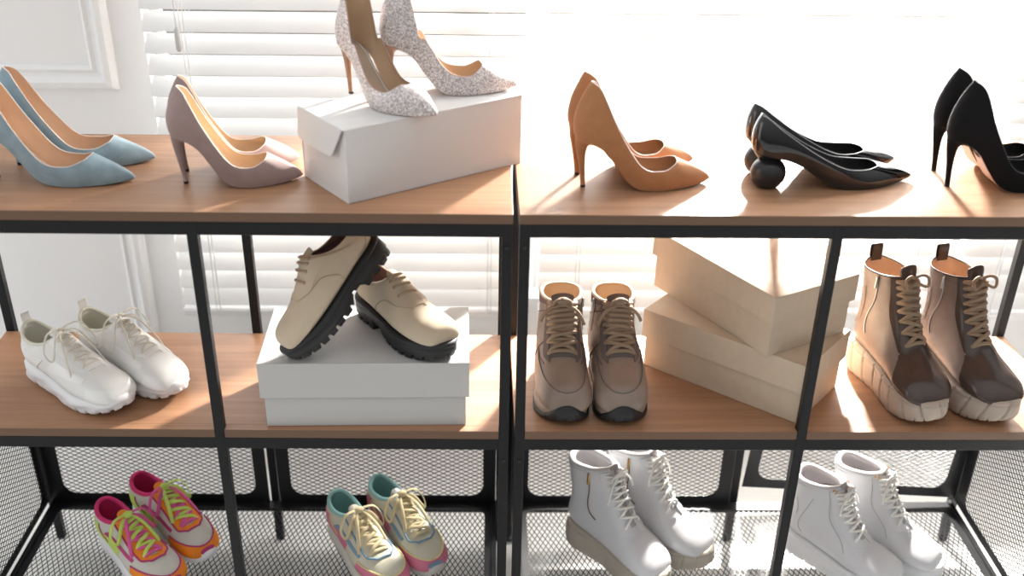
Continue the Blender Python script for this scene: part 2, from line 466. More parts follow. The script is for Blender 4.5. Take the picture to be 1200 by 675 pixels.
# ================================================================= laced shoes and boots
OUT_O = [(1.0, -.030), (.984, .036), (.935, .086), (.85, .134), (.73, .170), (.58, .166), (.42, .140), (.25, .126), (.11, .118), (.025, .078), (0, 0)]
OUT_I = [(.025, -.078), (.11, -.118), (.25, -.120), (.42, -.120), (.58, -.150), (.73, -.172), (.85, -.160), (.935, -.130), (.984, -.086)]

class Laced:
    """A laced shoe: rings from the toe to the collar; each ring hangs between a point on the front line and one on the sole / back line."""
    def __init__(s, root, side, rows, L, dip=0.0, lift=0.0, ow=1.0):
        s.root, s.side, s.L = root, side, L
        s.rows = np.array(rows, float)
        if s.rows.shape[1] == 5:
            s.rows = np.column_stack([s.rows, np.full(len(s.rows), 2.4), np.full(len(s.rows), .18)])
        s.K = len(s.rows) - 1
        s.dip, s.lift = dip, lift
        s.ow = ow
        cp = np.array(OUT_O + OUT_I) * np.array([1, ow]) * L
        s.out_cp = cp
    # local -> mirrored
    def tf(s, P):
        P = np.array(P, float); P[..., 1] *= s.side
        return P
    def bend(s, x):
        return -0.030 * s.L * smoothstep(.55 * s.L, 1.0 * s.L, x)
    def S(s, v, phi):
        """points for arrays v (0 toe .. 1 collar) and phi (0 front, pi back/bottom); unmirrored."""
        v = np.atleast_1d(np.asarray(v, float)); phi = np.atleast_1d(np.asarray(phi, float))
        v, phi = np.broadcast_arrays(v, phi)
        sh = v.shape; v = v.ravel(); phi = phi.ravel()
        r = cr(s.rows, np.clip(v, 0, 1.0) * s.K)
        Fx, Fz, Bx, Bz, w, n, t = r.T
        w = np.maximum(w, 0.0005); n = np.maximum(n, 1.8)
        c, sn = np.cos(phi), np.sin(phi)
        a = np.sign(c) * np.abs(c) ** (2 / n); b = np.sign(sn) * np.abs(sn) ** (2 / n) * (1 - t * a)
        x = (Fx + Bx) / 2 + (Fx - Bx) / 2 * a; z = (Fz + Bz) / 2 + (Fz - Bz) / 2 * a; y = w * b
        wv = smoothstep(.80, 1.0, v)
        z = z - s.dip * sn ** 2 * wv + s.lift * np.clip(-c, 0, 1) ** 6 * wv
        y = y + s.bend(x)
        return np.column_stack([x, y, z]).reshape(sh + (3,))
    def N(s, v, phi):
        e = 1e-3
        v = np.asarray(v, float)
        va, vb = np.clip(v - e, 0, 1), np.clip(v + e, 0, 1)
        dv = s.S(vb, phi) - s.S(va, phi); dp = s.S(v, np.asarray(phi) + 1e-2) - s.S(v, np.asarray(phi) - 1e-2)
        n = np.cross(dv, dp); n = n / (np.linalg.norm(n, axis=-1, keepdims=True) + 1e-12)
        return -n if NSIGN < 0 else n
    def off(s, v, phi, d):
        return s.S(v, phi) + s.N(v, phi) * d
    def upper(s, mat, lining, v_in=.62, thick=.0028, nv=64, nu=64):
        vs = np.concatenate([np.linspace(0, .12, 14)[:-1], np.linspace(.12, 1, nv)])
        ph = np.linspace(-PI, PI, nu, endpoint=False)
        V, Ph = np.meshgrid(vs, ph, indexing='ij')
        m = MB(); m.grid(s.tf(s.S(V, Ph)), cv=True, flip=s.side < 0)
        m.f.append(tuple(range(nu)))
        o = m.build('upper', mat, s.root)
        vi = np.linspace(v_in, 1, 26); V, Ph = np.meshgrid(vi, ph, indexing='ij')
        m = MB(); m.grid(s.tf(s.off(V, Ph, -thick)), cv=True, flip=s.side > 0)
        m.f.append(tuple(range(nu)))
        m.build('lining', lining, s.root)
        return o
    def rim(s, name, mat, r=.003, inset=.0015, flat=1.0):
        ph = np.linspace(-PI, PI, 64, endpoint=False)
        m = MB(); m.tube(s.tf(s.off(np.full(64, 1.0), ph, -inset)), r, 8, closed=True, flat=flat)
        return m.build(name, mat, s.root)
    def patch(s, name, mat, v0, v1, f0, f1, d=.0010, nv=24, nu=12, both=True, parent=None, edge=None, edge_r=.0011, edge_mat=None):
        """raised overlay between angles f0(v)..f1(v); mirrored to both sides unless both is False."""
        m = MB(); em = MB()
        vs = np.linspace(v0, v1, nv)
        for sg in ((1, -1) if both else (1,)):
            a = np.array([f0(v) for v in vs]); b = np.array([f1(v) for v in vs])
            t = np.linspace(0, 1, nu)
            Ph = (a[:, None] + (b - a)[:, None] * t) * sg; V = np.repeat(vs[:, None], nu, 1)
            T = s.off(V, Ph, d); U = s.off(V, Ph, -.0012)
            fl = (sg < 0) != (s.side < 0)
            m.grid(s.tf(T), flip=fl)
            for A, B in ((T[0], U[0]), (T[-1], U[-1]), (T[:, 0], U[:, 0]), (T[:, -1], U[:, -1])):
                m.grid(s.tf(np.stack([A, B])))
            if edge_mat is not None:
                for e in (edge or ('f0',)):
                    E = {'f0': T[:, 0], 'f1': T[:, -1], 'v0': T[0], 'v1': T[-1]}[e]
                    if e == 'f0': E = E[np.maximum(0, np.argmax(a > 1e-4) - 1):] if (a > 1e-4).any() else E
                    em.tube(s.tf(E), edge_r, 6)
        o = m.build(name, mat, parent or s.root)
        if edge_mat is not None: em.build('edge_piping', edge_mat, o)
        return o
    def line(s, name, mat, pts, r=.0010, d=.0006, both=True, n=28):
        """a raised seam or zip along (v, phi) points."""
        m = MB()
        for sg in ((1, -1) if both else (1,)):
            q = spath([(v, p * sg) for v, p in pts], n)
            m.tube(s.tf(s.off(q[:, 0], q[:, 1], d)), r, 6)
        return m.build(name, mat, s.root)
    def tongue(s, mat, v0=.45, w=.34, ext=.02, d=.004, lean=0.4):
        vs = np.linspace(v0, 1, 18); t = np.linspace(-1, 1, 9)
        V = np.repeat(vs[:, None], 9, 1); Ph = np.repeat((t * w)[None], 18, 0)
        T = s.off(V, Ph, d - .0012 * np.repeat((t * t)[None], 18, 0)[..., None])
        dirv = s.S(1.0, 0.0)[0] - s.S(.93, 0.0)[0]; dirv /= np.linalg.norm(dirv)
        nn = s.N(np.array([1.0]), np.array([0.0]))[0]
        dirv = dirv + nn * lean * .4; dirv /= np.linalg.norm(dirv)
        E = []
        for q in np.linspace(.12, 1, 7):
            row = T[-1].copy(); row = row + dirv * ext * q
            wid = 1 + .12 * q - .25 * max(0, q - .75) * 4 * .3
            c = row.mean(0); row = c + (row - c) * np.array((1, wid, 1))
            row += dirv * (-.006 * (t * t)[:, None] * q)
            E.append(row)
        T = np.concatenate([T, np.array(E)]); 
        th = np.array([nn * -.0035] * len(T))[:, None]
        U = T + th
        m = MB(); m.grid(s.tf(T), flip=s.side < 0); m.grid(s.tf(U), flip=s.side > 0)
        for A, B in ((T[0], U[0]), (T[-1], U[-1]), (T[:, 0], U[:, 0]), (T[:, -1], U[:, -1])): m.grid(s.tf(np.stack([A, B])))
        o = m.build('tongue', mat, s.root)
        s.tip = T[-1, 4]; s.tdir = dirv; s.tn = nn
        return o
    def laces(s, mat, vs, phi=.5, r=.0022, flat=.6, rise=.006, cross=True, bars=True, mat2=None, name='laces'):
        """bars and crosses over the tongue; phi may be a list."""
        ph = phi if hasattr(phi, '__len__') else [phi] * len(vs)
        m = MB(); m2 = MB()
        def strand(mb, va, pa, vb, pb, up):
            A = s.off(va, pa, .0012)[0]; B = s.off(vb, pb, .0012)[0]
            na = s.N(np.array([(va + vb) / 2]), np.array([0.0]))[0]
            C1 = s.off(va * .7 + vb * .3, pa * .42, up)[0]; C2 = s.off(va * .3 + vb * .7, pb * .42, up)[0]
            A2 = A - na * .003; B2 = B - na * .003
            mb.tube(s.tf(spath([A2, A, C1, C2, B, B2], 16)), r, 8, flat=flat, up=na * np.array((1, s.side, 1)))
        for i, (v, p) in enumerate(zip(vs, ph)):
            if bars: strand(m if (mat2 is None or i % 2 == 0) else m2, v, -p, v, p, rise * .75)
            if cross and i + 1 < len(vs):
                strand(m, v, -p, vs[i + 1], ph[i + 1], rise)
                strand(m2 if mat2 is not None else m, v, p, vs[i + 1], -ph[i + 1], rise * 1.25)
        o = m.build(name, mat, s.root)
        if mat2 is not None: m2.build(name, mat2, s.root)
        return o
    def eyelets(s, mat, vs, phi, r=.0032):
        ph = phi if hasattr(phi, '__len__') else [phi] * len(vs)
        for v, p in zip(vs, ph):
            for sg in (1, -1):
                c = s.off(v, p * sg, .0010)[0]; n = s.N(np.array([v]), np.array([p * sg]))[0]
                a = np.cross(n, (0, 1, 0)); a /= np.linalg.norm(a); b = np.cross(n, a)
                m = MB(); m.tube(s.tf([c + r * (math.cos(q) * a + math.sin(q) * b) for q in np.linspace(0, 2 * PI, 12, endpoint=False)]), .0010, 6, closed=True)
                m.build('eyelet', mat, s.root)
    def bow(s, mat, v=.97, size=1.0, r=.002, flat=.6, ends=.06, mat2=None, droop=.5, asym=1.0):
        K = s.off(v, 0.0, .009)[0]; n = s.N(np.array([v]), np.array([0.0]))[0]
        f = s.S(v - .12, 0.0)[0] - s.S(v, 0.0)[0]; f /= np.linalg.norm(f)       # towards the toe
        Y = np.array((0, 1.0, 0)); 
        dn = np.array((0, 0, -1.0))
        m = MB(); m2 = MB() if mat2 is not None else m
        # knot
        m.tube(s.tf(spath([K - Y * .006, K + n * .003, K + Y * .006], 8)), r * 2.0, 8)
        for sg in (1, -1):
            k = size * (1 if sg > 0 else asym)
            L1 = [K, K + sg * Y * .012 * k + n * .006, K + sg * Y * .030 * k + n * .004 + f * .004 * k, K + sg * Y * .042 * k + f * .010 * k + dn * .016 * k * droop,
                  K + sg * Y * .036 * k + f * .022 * k + dn * .022 * k * droop, K + sg * Y * .018 * k + f * .012 * k + n * .002, K + f * .003]
            (m if sg > 0 else m2).tube(s.tf(spath(L1, 30)), r, 8, flat=flat)
            e = ends * (1 if sg > 0 else 1.15)
            L2 = [K, K + sg * Y * .010 + f * .010 + n * .003, K + sg * Y * .022 + f * e * .45 + n * .002 + dn * .004, K + sg * Y * .034 + f * e * .8 + dn * e * .35, K + sg * Y * .040 + f * e + dn * e * .75]
            (m2 if sg > 0 else m).tube(s.tf(spath(L2, 26)), r, 8, flat=flat)
        m.build('lace_bow', mat, s.root)
        if mat2 is not None: m2.build('lace_bow', mat2, s.root)
    def outline(s, n=200, grow=0.0):
        P = cr(s.out_cp, np.linspace(0, len(s.out_cp), n, endpoint=False), True)
        T = np.roll(P, -1, 0) - np.roll(P, 1, 0); T /= np.linalg.norm(T, axis=1, keepdims=True)
        Nn = np.column_stack([T[:, 1], -T[:, 0]])
        if ((P - P.mean(0)) * Nn).sum() < 0: Nn = -Nn
        d = np.linalg.norm(np.roll(P, -1, 0) - P, axis=1); arc = np.concatenate([[0], np.cumsum(d)[:-1]])
        return P + Nn * grow, Nn, arc / d.sum()
    def sole(s, name, mat, zb, zt, levels, n=240, notch=None, groove=None, grow=0.0):
        """levels: (fraction of height, outward offset). notch(arc)->rise of the bottom edge; groove(arc, frac)->outward offset."""
        P, Nn, arc = s.outline(n, grow)
        rings = []
        for fr, of in levels:
            o = np.full(n, of)
            if groove is not None: o = o + np.array([groove(a, fr) for a in arc])
            Q = P + Nn * o[:, None]
            b = zb(P[:, 0]); t = zt(P[:, 0])
            if notch is not None: b = b + np.array([notch(a) for a in arc]) * (fr < .12)
            rings.append(np.column_stack([Q, b + (t - b) * fr]))
        rings = np.array(rings)
        m = MB(); m.grid(s.tf(rings), cv=True, flip=s.side > 0)
        for ri, fl in ((0, s.side < 0), (len(rings) - 1, s.side > 0)):
            R = rings[ri]; half = n // 2
            A = np.array([R[i] for i in range(half + 1)]); B = np.array([R[(-i) % n] for i in range(half + 1)])
            C = (A + B) / 2
            m.grid(s.tf(np.stack([A, C, B], 1)), flip=fl)
        return m.build(name, mat, s.root, smooth=True)

NSIGN = 1
def _calib():
    global NSIGN
    R = [(.26, .04, .26, .03, .01), (.2, .07, .2, .02, .045), (.15, .1, .11, .03, .04), (.11, .12, .0, .07, .035), (.1, .12, 0, .1, .03)]
    q = Laced(None, 1, R, .27)
    n = q.N(np.array([.5]), np.array([0.0]))[0]
    if n[2] < 0: NSIGN = -1
_calib()

# scale a table of rows (Fx,Fz,Bx,Bz,w) from its own length to another
def srows(R, kx, kz, kw):
    return [(a * kx, b * kz, c * kx, d * kz, w * kw) + tuple(r) for a, b, c, d, w, *r in R]

SNEAKER = [(.258, .034, .258, .028, .006), (.254, .046, .257, .026, .022), (.246, .057, .250, .024, .034), (.229, .066, .232, .022, .042), (.202, .075, .200, .022, .0455),
           (.174, .086, .162, .024, .0445), (.151, .098, .115, .028, .040), (.133, .109, .058, .033, .0365),
           (.121, .116, .012, .038, .0345), (.114, .119, -.002, .066, .0325), (.108, .119, .003, .106, .0295)]

def white_sneaker(root, side):
    s = Laced(root, side, SNEAKER, .262, dip=.020, lift=.006)
    s.upper(M['white_knit'], M['cream_lining'])
    s.rim('collar', M['cream_lining'], .0034, .0022)
    s.sole('midsole', M['white_foam'], curve1([(0, .006), (.03, .001), (.10, .0), (.18, 0), (.22, .003), (.25, .010), (.262, .016)]),
           curve1([(0, .046), (.04, .042), (.10, .036), (.18, .031), (.24, .033), (.262, .040)]),
           [(0, -.010), (.02, -.003), (.10, .001), (.3, .0045), (.5, .003), (.62, .0055), (.8, .004), (.95, .001), (1, -.003)], n=300,
           notch=lambda a: .0065 if (a * 26) % 1 < .36 else 0.0,
           groove=lambda a, f: .0016 * math.sin(a * 2 * PI * 9 + f * 7) * math.sin(f * PI))
    s.patch('toe_overlay', M['white_smooth'], .015, .36, lambda v: 0.0 if v < .12 else 1.3 * math.sqrt((v - .12) / .24), lambda v: 2.4, d=.0011, nv=40)
    s.patch('eyestay', M['white_smooth'], .40, .97, lambda v: .36, lambda v: .36 + .42 * smoothstep(.38, .52, v), d=.0014)
    s.patch('heel_counter', M['white_smooth'], .72, .93, lambda v: 1.55 + 1.2 * smoothstep(.72, .95, v) * .3, lambda v: PI, d=.0012)
    s.patch('side_overlay', M['white_smooth'], .40, .66, lambda v: .80 + 1.5 * (v - .40), lambda v: 1.1 + 2.4 * (v - .38), d=.0009)
    s.tongue(M['white_knit'], .42, .36, .020, .0035, .5)
    s.laces(M['cream_lace'], [.46, .54, .62, .70, .78, .86], .42, .0017, .7, .005)
    s.bow(M['cream_lace'], .93, 1.15, .0017, .8, .075, droop=1.2, asym=1.15)
    # heel pull tab
    B = s.S(1.0, PI)[0]
    m = MB(); P = spath([B + (-.001, 0, -.012), B + (-.004, 0, .002), B + (-.007, 0, .012), B + (-.006, 0, .018)], 10)
    Q = np.stack([P + np.array((0, y, 0)) for y in np.linspace(-.009, .009, 5)], 1); Q2 = Q + np.array((.0035, 0, .0005))
    m.grid(s.tf(Q)); m.grid(s.tf(Q2))
    for A, C in ((Q[:, 0], Q2[:, 0]), (Q[:, -1], Q2[:, -1]), (Q[-1], Q2[-1]), (Q[0], Q2[0])): m.grid(s.tf(np.stack([A, C])))
    m.build('pull_tab', M['white_smooth'], root)

def colour_sneaker(root, side, c):
    s = Laced(root, side, srows(SNEAKER, 1.0, .96, 1.0), .262, dip=.016, lift=.004)
    s.upper(c['base'], c['lining'])
    s.rim('padded_collar', c['lining'], .0048, .0035)
    s.sole('midsole', c['sole'], curve1([(0, .004), (.03, .001), (.10, .0), (.18, 0), (.22, .003), (.25, .009), (.262, .014)]),
           curve1([(0, .040), (.04, .037), (.10, .032), (.18, .027), (.24, .030), (.262, .036)]),
           [(0, -.008), (.02, -.002), (.12, .001), (.5, .0035), (.9, .001), (1, -.003)], n=200)
    mud = lambda v: 0.0 if v < .13 else 1.45 * min(1.0, (v - .13) / .33) ** .42
    s.patch('toe_guard', c['guard'], .01, .46, mud, lambda v: 2.5, d=.0014, nv=40, edge=('f0',), edge_mat=c['trim'], edge_r=.0018)
    s.patch('toe_bumper', c['bumper'], .004, .085, lambda v: 0.0, lambda v: 2.0 - 10 * v, d=.0030)
    s.patch('eyestay', c['stay'], .36, .95, lambda v: 0.0 if v < .40 else .30, lambda v: .30 + .48 * smoothstep(.35, .42, v) + .12 * (v - .4), d=.0018, nv=36,
            edge=('f1', 'v0'), edge_mat=c['stay_trim'], edge_r=.0022)
    s.patch('side_stripe', c['stripe'], .46, .78, lambda v: 1.02 + 1.3 * (v - .46), lambda v: 1.22 + 1.3 * (v - .46), d=.0014)
    s.patch('heel_panel', c['heel'], .70, .94, lambda v: 1.75 - .2 * (v - .7), lambda v: PI, d=.0014, edge=('f0',), edge_mat=c['trim'], edge_r=.0012)
    s.patch('rear_quarter', c['quarter'], .60, .78, lambda v: 1.5, lambda v: 2.2, d=.0009)
    s.tongue(c['tongue'], .42, .34, .022, .0032, .5)
    s.laces(c['lace'], [.42, .50, .58, .66, .74, .82], .46, .0040, .4, .006, mat2=c.get('lace2'))
    s.bow(c['lace'] if c.get('lace2') is None else c['lace2'], .90, 1.15, .0040, .32, .085, mat2=None if c.get('lace2') is None else c['lace'], droop=1.1)

DERBY = [(.250, .044, .250, .036, .006), (.247, .054, .249, .034, .022), (.239, .063, .243, .032, .034), (.222, .069, .224, .031, .0425), (.196, .074, .192, .031, .0445),
         (.168, .083, .156, .032, .0425), (.146, .095, .108, .034, .038), (.130, .106, .054, .038, .0345),
         (.119, .113, .010, .042, .0325), (.112, .116, -.001, .066, .0310), (.106, .116, .004, .104, .0280)]

def derby(root, side):
    s = Laced(root, side, DERBY, .256, dip=.022, lift=.0)
    s.upper(M['beige_nubuck'], M['lin_mauve'])
    s.rim('collar_binding', M['beige_nubuck'], .0018, .001)
    zt = curve1([(0, .046), (.05, .043), (.12, .038), (.19, .036), (.256, .040)])
    zb0 = curve1([(0, .001), (.12, .0), (.19, .0), (.235, .004), (.256, .010)])
    zb = lambda x: zb0(x) + .015 * smoothstep(.082, .086, x) * smoothstep(.125, .105, x)
    s.sole('lug_sole', M['rubber'], zb, lambda x: zt(x) - .008,
           [(0, -.012), (.02, -.0005), (.30, .0005), (.34, .0005), (.38, .003), (.9, .003), (1, .001)], n=400, notch=lambda a: .009 if (a * 27) % 1 < .27 else 0.0)
    s.sole('welt', M['rubber'], lambda x: zt(x) - .0095, zt, [(0, .002), (.1, .004), (.5, .0045), (.9, .003), (1, -.004)], n=160)
    s.patch('lace_facing', M['beige_nubuck'], .46, .985, lambda v: .28, lambda v: .34 + .62 * smoothstep(.44, .56, v) + .25 * smoothstep(.5, .9, v), d=.0017, nv=30)
    s.line('facing_seam', M['beige_lace'], [(.47, .30), (.50, .62), (.56, .98), (.64, 1.25), (.66, 1.7), (.64, 2.1)], .0007, .0016)
    s.line('heel_seam', M['beige_lace'], [(.98, 2.35), (.9, 2.3), (.8, 2.25), (.74, 2.2)], .0006, .0006)
    s.tongue(M['beige_nubuck'], .48, .32, .016, .0022, .2)
    vs = [.60, .69, .78, .88]
    s.laces(M['beige_lace'], vs, .50, .0024, .9, .0058, cross=False)
    s.eyelets(M['brass_eyelet'], vs, .50, .0024)

HIKER = [(.235, .040, .235, .030, .004), (.233, .052, .234, .027, .020), (.226, .066, .229, .025, .035), (.210, .077, .211, .024, .0450), (.186, .085, .182, .024, .0478),
         (.160, .096, .148, .025, .0470), (.140, .112, .105, .028, .0465), (.125, .129, .055, .032, .0440),
         (.115, .143, .010, .036, .0425), (.109, .153, -.003, .065, .0405), (.104, .163, .004, .100, .0395),
         (.100, .172, .006, .130, .0390), (.097, .178, .002, .158, .0385), (.095, .180, -.001, .172, .0385)]

def hiking_boot(root, side):
    s = Laced(root, side, HIKER, .240, dip=.004, lift=.0, ow=1.15)
    s.upper(M['brown_leather'], M['lin_beige'], v_in=.6)
    s.rim('collar', M['lin_beige'], .0036, .0022)
    s.sole('midsole', M['sole_taupe'], curve1([(0, .012), (.10, .009), (.18, .008), (.215, .012), (.24, .020)]), curve1([(0, .042), (.05, .038), (.12, .031), (.19, .030), (.24, .036)]),
           [(0, -.001), (.1, .0015), (.5, .003), (.9, .001), (1, -.003)], n=200)
    s.sole('outsole', M['rubber'], curve1([(0, .003), (.03, 0), (.18, 0), (.215, .003), (.24, .010)]), curve1([(0, .018), (.06, .012), (.12, .008), (.17, .008), (.205, .011), (.224, .026), (.24, .044)]),
           [(0, -.006), (.05, 0), (.2, .0042), (.9, .0042), (1, -.004)], n=200, notch=lambda a: .004 if (a * 30) % 1 < .3 else 0.0)
    s.patch('toe_guard', M['brown_leather'], .012, .50, lambda v: 0.0 if v < .15 else 1.28 * min(1.0, (v - .15) / .33) ** .36, lambda v: 2.4, d=.0015, nv=60, edge=('f0',), edge_mat=M['brown_suede'], edge_r=.0009)
    s.line('vamp_seam', M['brown_suede'], [(.385, .90), (.43, 1.10), (.50, 1.30), (.56, 1.55)], .0008, .0008)
    s.patch('lace_facing', M['brown_suede'], .38, .985, lambda v: .58, lambda v: .58 + .34 * smoothstep(.36, .44, v), d=.0018, nv=30)
    s.patch('side_panel', M['brown_leather'], .52, .80, lambda v: .95, lambda v: 1.95, d=.0010, edge=('v0', 'v1'), edge_mat=M['brown_suede'], edge_r=.0009)
    s.patch('ankle_collar', M['brown_suede'], .88, .985, lambda v: .85, lambda v: PI, d=.0014)
    s.tongue(M['brown_suede'], .40, .54, .016, .0030, .6)
    vs = [.43, .50, .57, .64, .71, .78, .85, .92]
    ph = [.58, .62, .66, .68, .70, .72, .74, .76]
    s.laces(M['tan_lace'], vs, ph, .0040, .8, .0085, bars=True, cross=True)
    s.bow(M['tan_lace'], .95, .42, .0036, .85, .022, droop=1.2)
    # zip along the inner side with its puller
    s.line('zip', M['zip'], [(.66, -1.55), (.75, -1.5), (.85, -1.45), (.97, -1.42)], .0013, .0012, both=False)
    c = s.off(.93, -1.42, .004)[0]
    m = MB(); m.box(c[0] - .0025, c[0] + .0025, c[1] - .0015, c[1] + .0015, c[2] - .016, c[2] + .003, .0008)
    m.v = [tuple(v) for v in s.tf(m.v)]; m.build('zip_puller', M['zip'], root, smooth=False)

PLATFORM = [(.2485, .056, .2485, .050, .004), (.2470, .061, .2478, .048, .020), (.239, .072, .242, .047, .036), (.221, .086, .223, .046, .0470), (.195, .099, .191, .046, .0500),
            (.168, .115, .156, .048, .0470), (.148, .136, .110, .051, .0410), (.134, .157, .055, .055, .0365),
            (.125, .176, .012, .060, .0345), (.118, .192, .000, .088, .0335), (.113, .207, .006, .125, .0335),
            (.109, .220, .007, .160, .0345), (.106, .231, .002, .196, .0355), (.104, .236, -.003, .226, .0360)]

def platform_boot(root, side):
    s = Laced(root, side, PLATFORM, .258, dip=.006, lift=.004, ow=1.13)
    s.upper(M['pale_leather'], M['lin_tan'], v_in=.62)
    s.rim('collar_binding', M['dark_leather'], .0019, .001)
    gr = lambda a, f: -.0055 * max(0, 1 - abs(((a * 17 + f * .45) % 1) - .5) * 16) * (1 if f < .97 else 0)
    s.sole('platform_sole', M['sole_stone'], curve1([(0, .004), (.03, .001), (.16, 0), (.21, .004), (.24, .012), (.258, .020)]),
           curve1([(0, .072), (.05, .066), (.12, .056), (.19, .053), (.258, .058)]),
           [(0, -.008), (.03, -.001), (.10, .001), (.25, .0035), (.4, .004), (.55, .004), (.7, .003), (.80, .0025), (.84, .0005), (.88, .0025), (.96, .002), (1, -.004)], n=520,
           groove=gr, notch=lambda a: .003 if (a * 17 + .04) % 1 < .08 else 0.0)
    s.patch('toe_cap', M['dark_leather'], .010, .40, lambda v: 0.0, lambda v: 2.2 - 1.25 * smoothstep(.30, .40, v), d=.0012, nv=34)
    s.patch('lace_facing', M['dark_leather'], .36, .985, lambda v: .40, lambda v: .40 + .52 * smoothstep(.34, .42, v), d=.0020, nv=34)
    s.patch('counter', M['pale_leather'], .70, .88, lambda v: 1.9, lambda v: PI, d=.0012)
    s.tongue(M['dark_leather'], .40, .42, .022, .0032, .35)
    vs = [.42, .49, .56, .63, .70, .77, .84, .91]
    s.laces(M['tan_lace'], vs, [.44, .46, .48, .50, .52, .54, .56, .58], .0042, .85, .0095, cross=True, bars=True)
    K = s.off(.95, 0.0, .012)[0]; Y = np.array((0, 1.0, 0)); f = np.array((.5, 0, -.85))
    m = MB()
    for sg in (1, -1):
        m.tube(s.tf(spath([K, K + sg * Y * .012 + np.array((.006, 0, .008)), K + sg * Y * .024 + np.array((.010, 0, .002)), K + sg * Y * .020 + np.array((.014, 0, -.012)), K + np.array((.006, 0, -.004))], 26)), .0029, 8)
    m.build('lace_bow', M['tan_lace'], root)
    s.line('zip', M['zip'], [(.60, 1.75), (.68, 1.66), (.78, 1.52), (.88, 1.45), (.985, 1.42)], .0014, .0012, n=40)
    c = s.off(.955, -1.42 * side, .004)[0]
    m = MB(); m.box(c[0] - .0025, c[0] + .0025, c[1] - .0015, c[1] + .0015, c[2] - .020, c[2] + .003, .0008)
    m.v = [tuple(v) for v in s.tf(m.v)]; m.build('zip_puller', M['zip'], root, smooth=False)
    B = s.S(1.0, PI)[0]
    m = MB(); P = spath([B + (.002, 0, -.006), B + (-.001, 0, .008), B + (-.002, 0, .022), B + (.001, 0, .026), B + (.004, 0, .022), B + (.005, 0, .006), B + (.006, 0, -.006)], 26)
    Q = np.stack([P + np.array((0, y, 0)) for y in np.linspace(-.011, .011, 5)], 1); m.grid(s.tf(Q)); m.grid(s.tf(Q * np.array((1, 1, 1)) + np.array((.0012, 0, .0012))))
    m.build('pull_tab', M['dark_leather'], root)

def white_boot(root, side, plain=False):
    R = srows(PLATFORM, 1.0, .98, 1.0) if not plain else srows(PLATFORM, 1.0, .86, 1.0)
    s = Laced(root, side, R, .258, dip=.006, lift=.002, ow=1.05)
    s.upper(M['white_leather'], M['white_leather'], v_in=.80)
    ph_ = np.linspace(-PI, PI, 48, endpoint=False); q_ = MB(); P_ = s.off(np.full(48, .87), ph_, -.0032)
    q_.v = [tuple(v) for v in s.tf(P_)]; q_.f = [tuple(range(48))]; q_.build('insole', M['lin_mauve'], root, smooth=False)
    s.rim('padded_collar', M['white_leather'], .0075, .0060)
    kz = .98 if not plain else .86
    gr = lambda a, f: -.0030 * max(0, 1 - abs(((a * 22 + f * .25) % 1) - .5) * 14) * (1 if f < .97 else 0)
    s.sole('platform_sole', M['sole_greige'] if not plain else M['white_foam'], curve1([(0, .003), (.03, .001), (.16, 0), (.21, .003), (.24, .010), (.258, .018)]),
           curve1([(0, .070 * kz), (.05, .064 * kz), (.12, .055 * kz), (.19, .052 * kz), (.258, .057 * kz)]),
           [(0, -.008), (.03, -.001), (.10, .002), (.25, .004), (.55, .004), (.78, .003), (.82, .001), (.86, .003), (.96, .002), (1, -.004)], n=360,
           groove=gr if not plain else None, notch=lambda a: .003 if (a * 22) % 1 < .2 else 0.0)
    s.patch('toe_cap', M['white_leather'], .010, .34, lambda v: 0.0, lambda v: 2.2 - 1.1 * smoothstep(.26, .34, v), d=.0010, nv=30)
    s.patch('lace_facing', M['white_leather'], .36, .985, lambda v: .16, lambda v: .16 + .74 * smoothstep(.34, .42, v), d=.0034, nv=34)
    s.patch('ankle_collar', M['white_leather'], .86, .985, lambda v: .95, lambda v: PI, d=.0013)
    s.tongue(M['tongue_shade'], .40, .30, .010, .0022, .35)  # tongue coloured grey so the lace gap looks shaded
    vs = [.42, .49, .56, .63, .70, .77, .84, .91]; ph = [.52, .54, .56, .58, .60, .62, .64, .66]
    s.laces(M['white_lace'], vs, ph, .0030, .9, .0095, cross=True, bars=False)
    if not plain:
        s.line('zip', M['bronze'], [(.56, 1.50), (.66, 1.50), (.78, 1.46), (.88, 1.42), (.985, 1.38)], .0013, .0012, n=40)
        c = s.off(.95, -1.38 * side, .004)[0]
        m = MB(); m.box(c[0] - .0025, c[0] + .0025, c[1] - .0015, c[1] + .0015, c[2] - .022, c[2] + .004, .0008)
        m.v = [tuple(v) for v in s.tf(m.v)]; m.build('zip_puller', M['gold'], root, smooth=False)
        s.bow(M['white_lace'], .93, .5, .0024, .9, .03, droop=.8)
    else:
        s.line('side_seam', M['seam_grey'], [(.985, .95), (.80, .98), (.62, 1.05), (.48, 1.15), (.42, 1.45)], .0007, .0008)
        s.line('heel_seam', M['seam_grey'], [(.86, 1.55), (.76, 1.75), (.66, 1.95), (.60, 2.0)], .0007, .0008)
        s.line('heel_strap', M['seam_grey'], [(.86, 2.3), (.80, 2.15), (.74, 2.1)], .0007, .0008)
        for sg in (1, -1):
            c = s.off(.97, .70 * sg, .003)[0]
            m = MB(); m.tube(s.tf([c + np.array((.004 * math.cos(q), 0, .004 * math.sin(q))) for q in np.linspace(0, 2 * PI, 14, endpoint=False)]), .0012, 6, closed=True)
            m.build('lace_hook', M['gold'], root)
        s.bow(M['white_lace'], .93, .45, .0024, .9, .025, droop=.8)

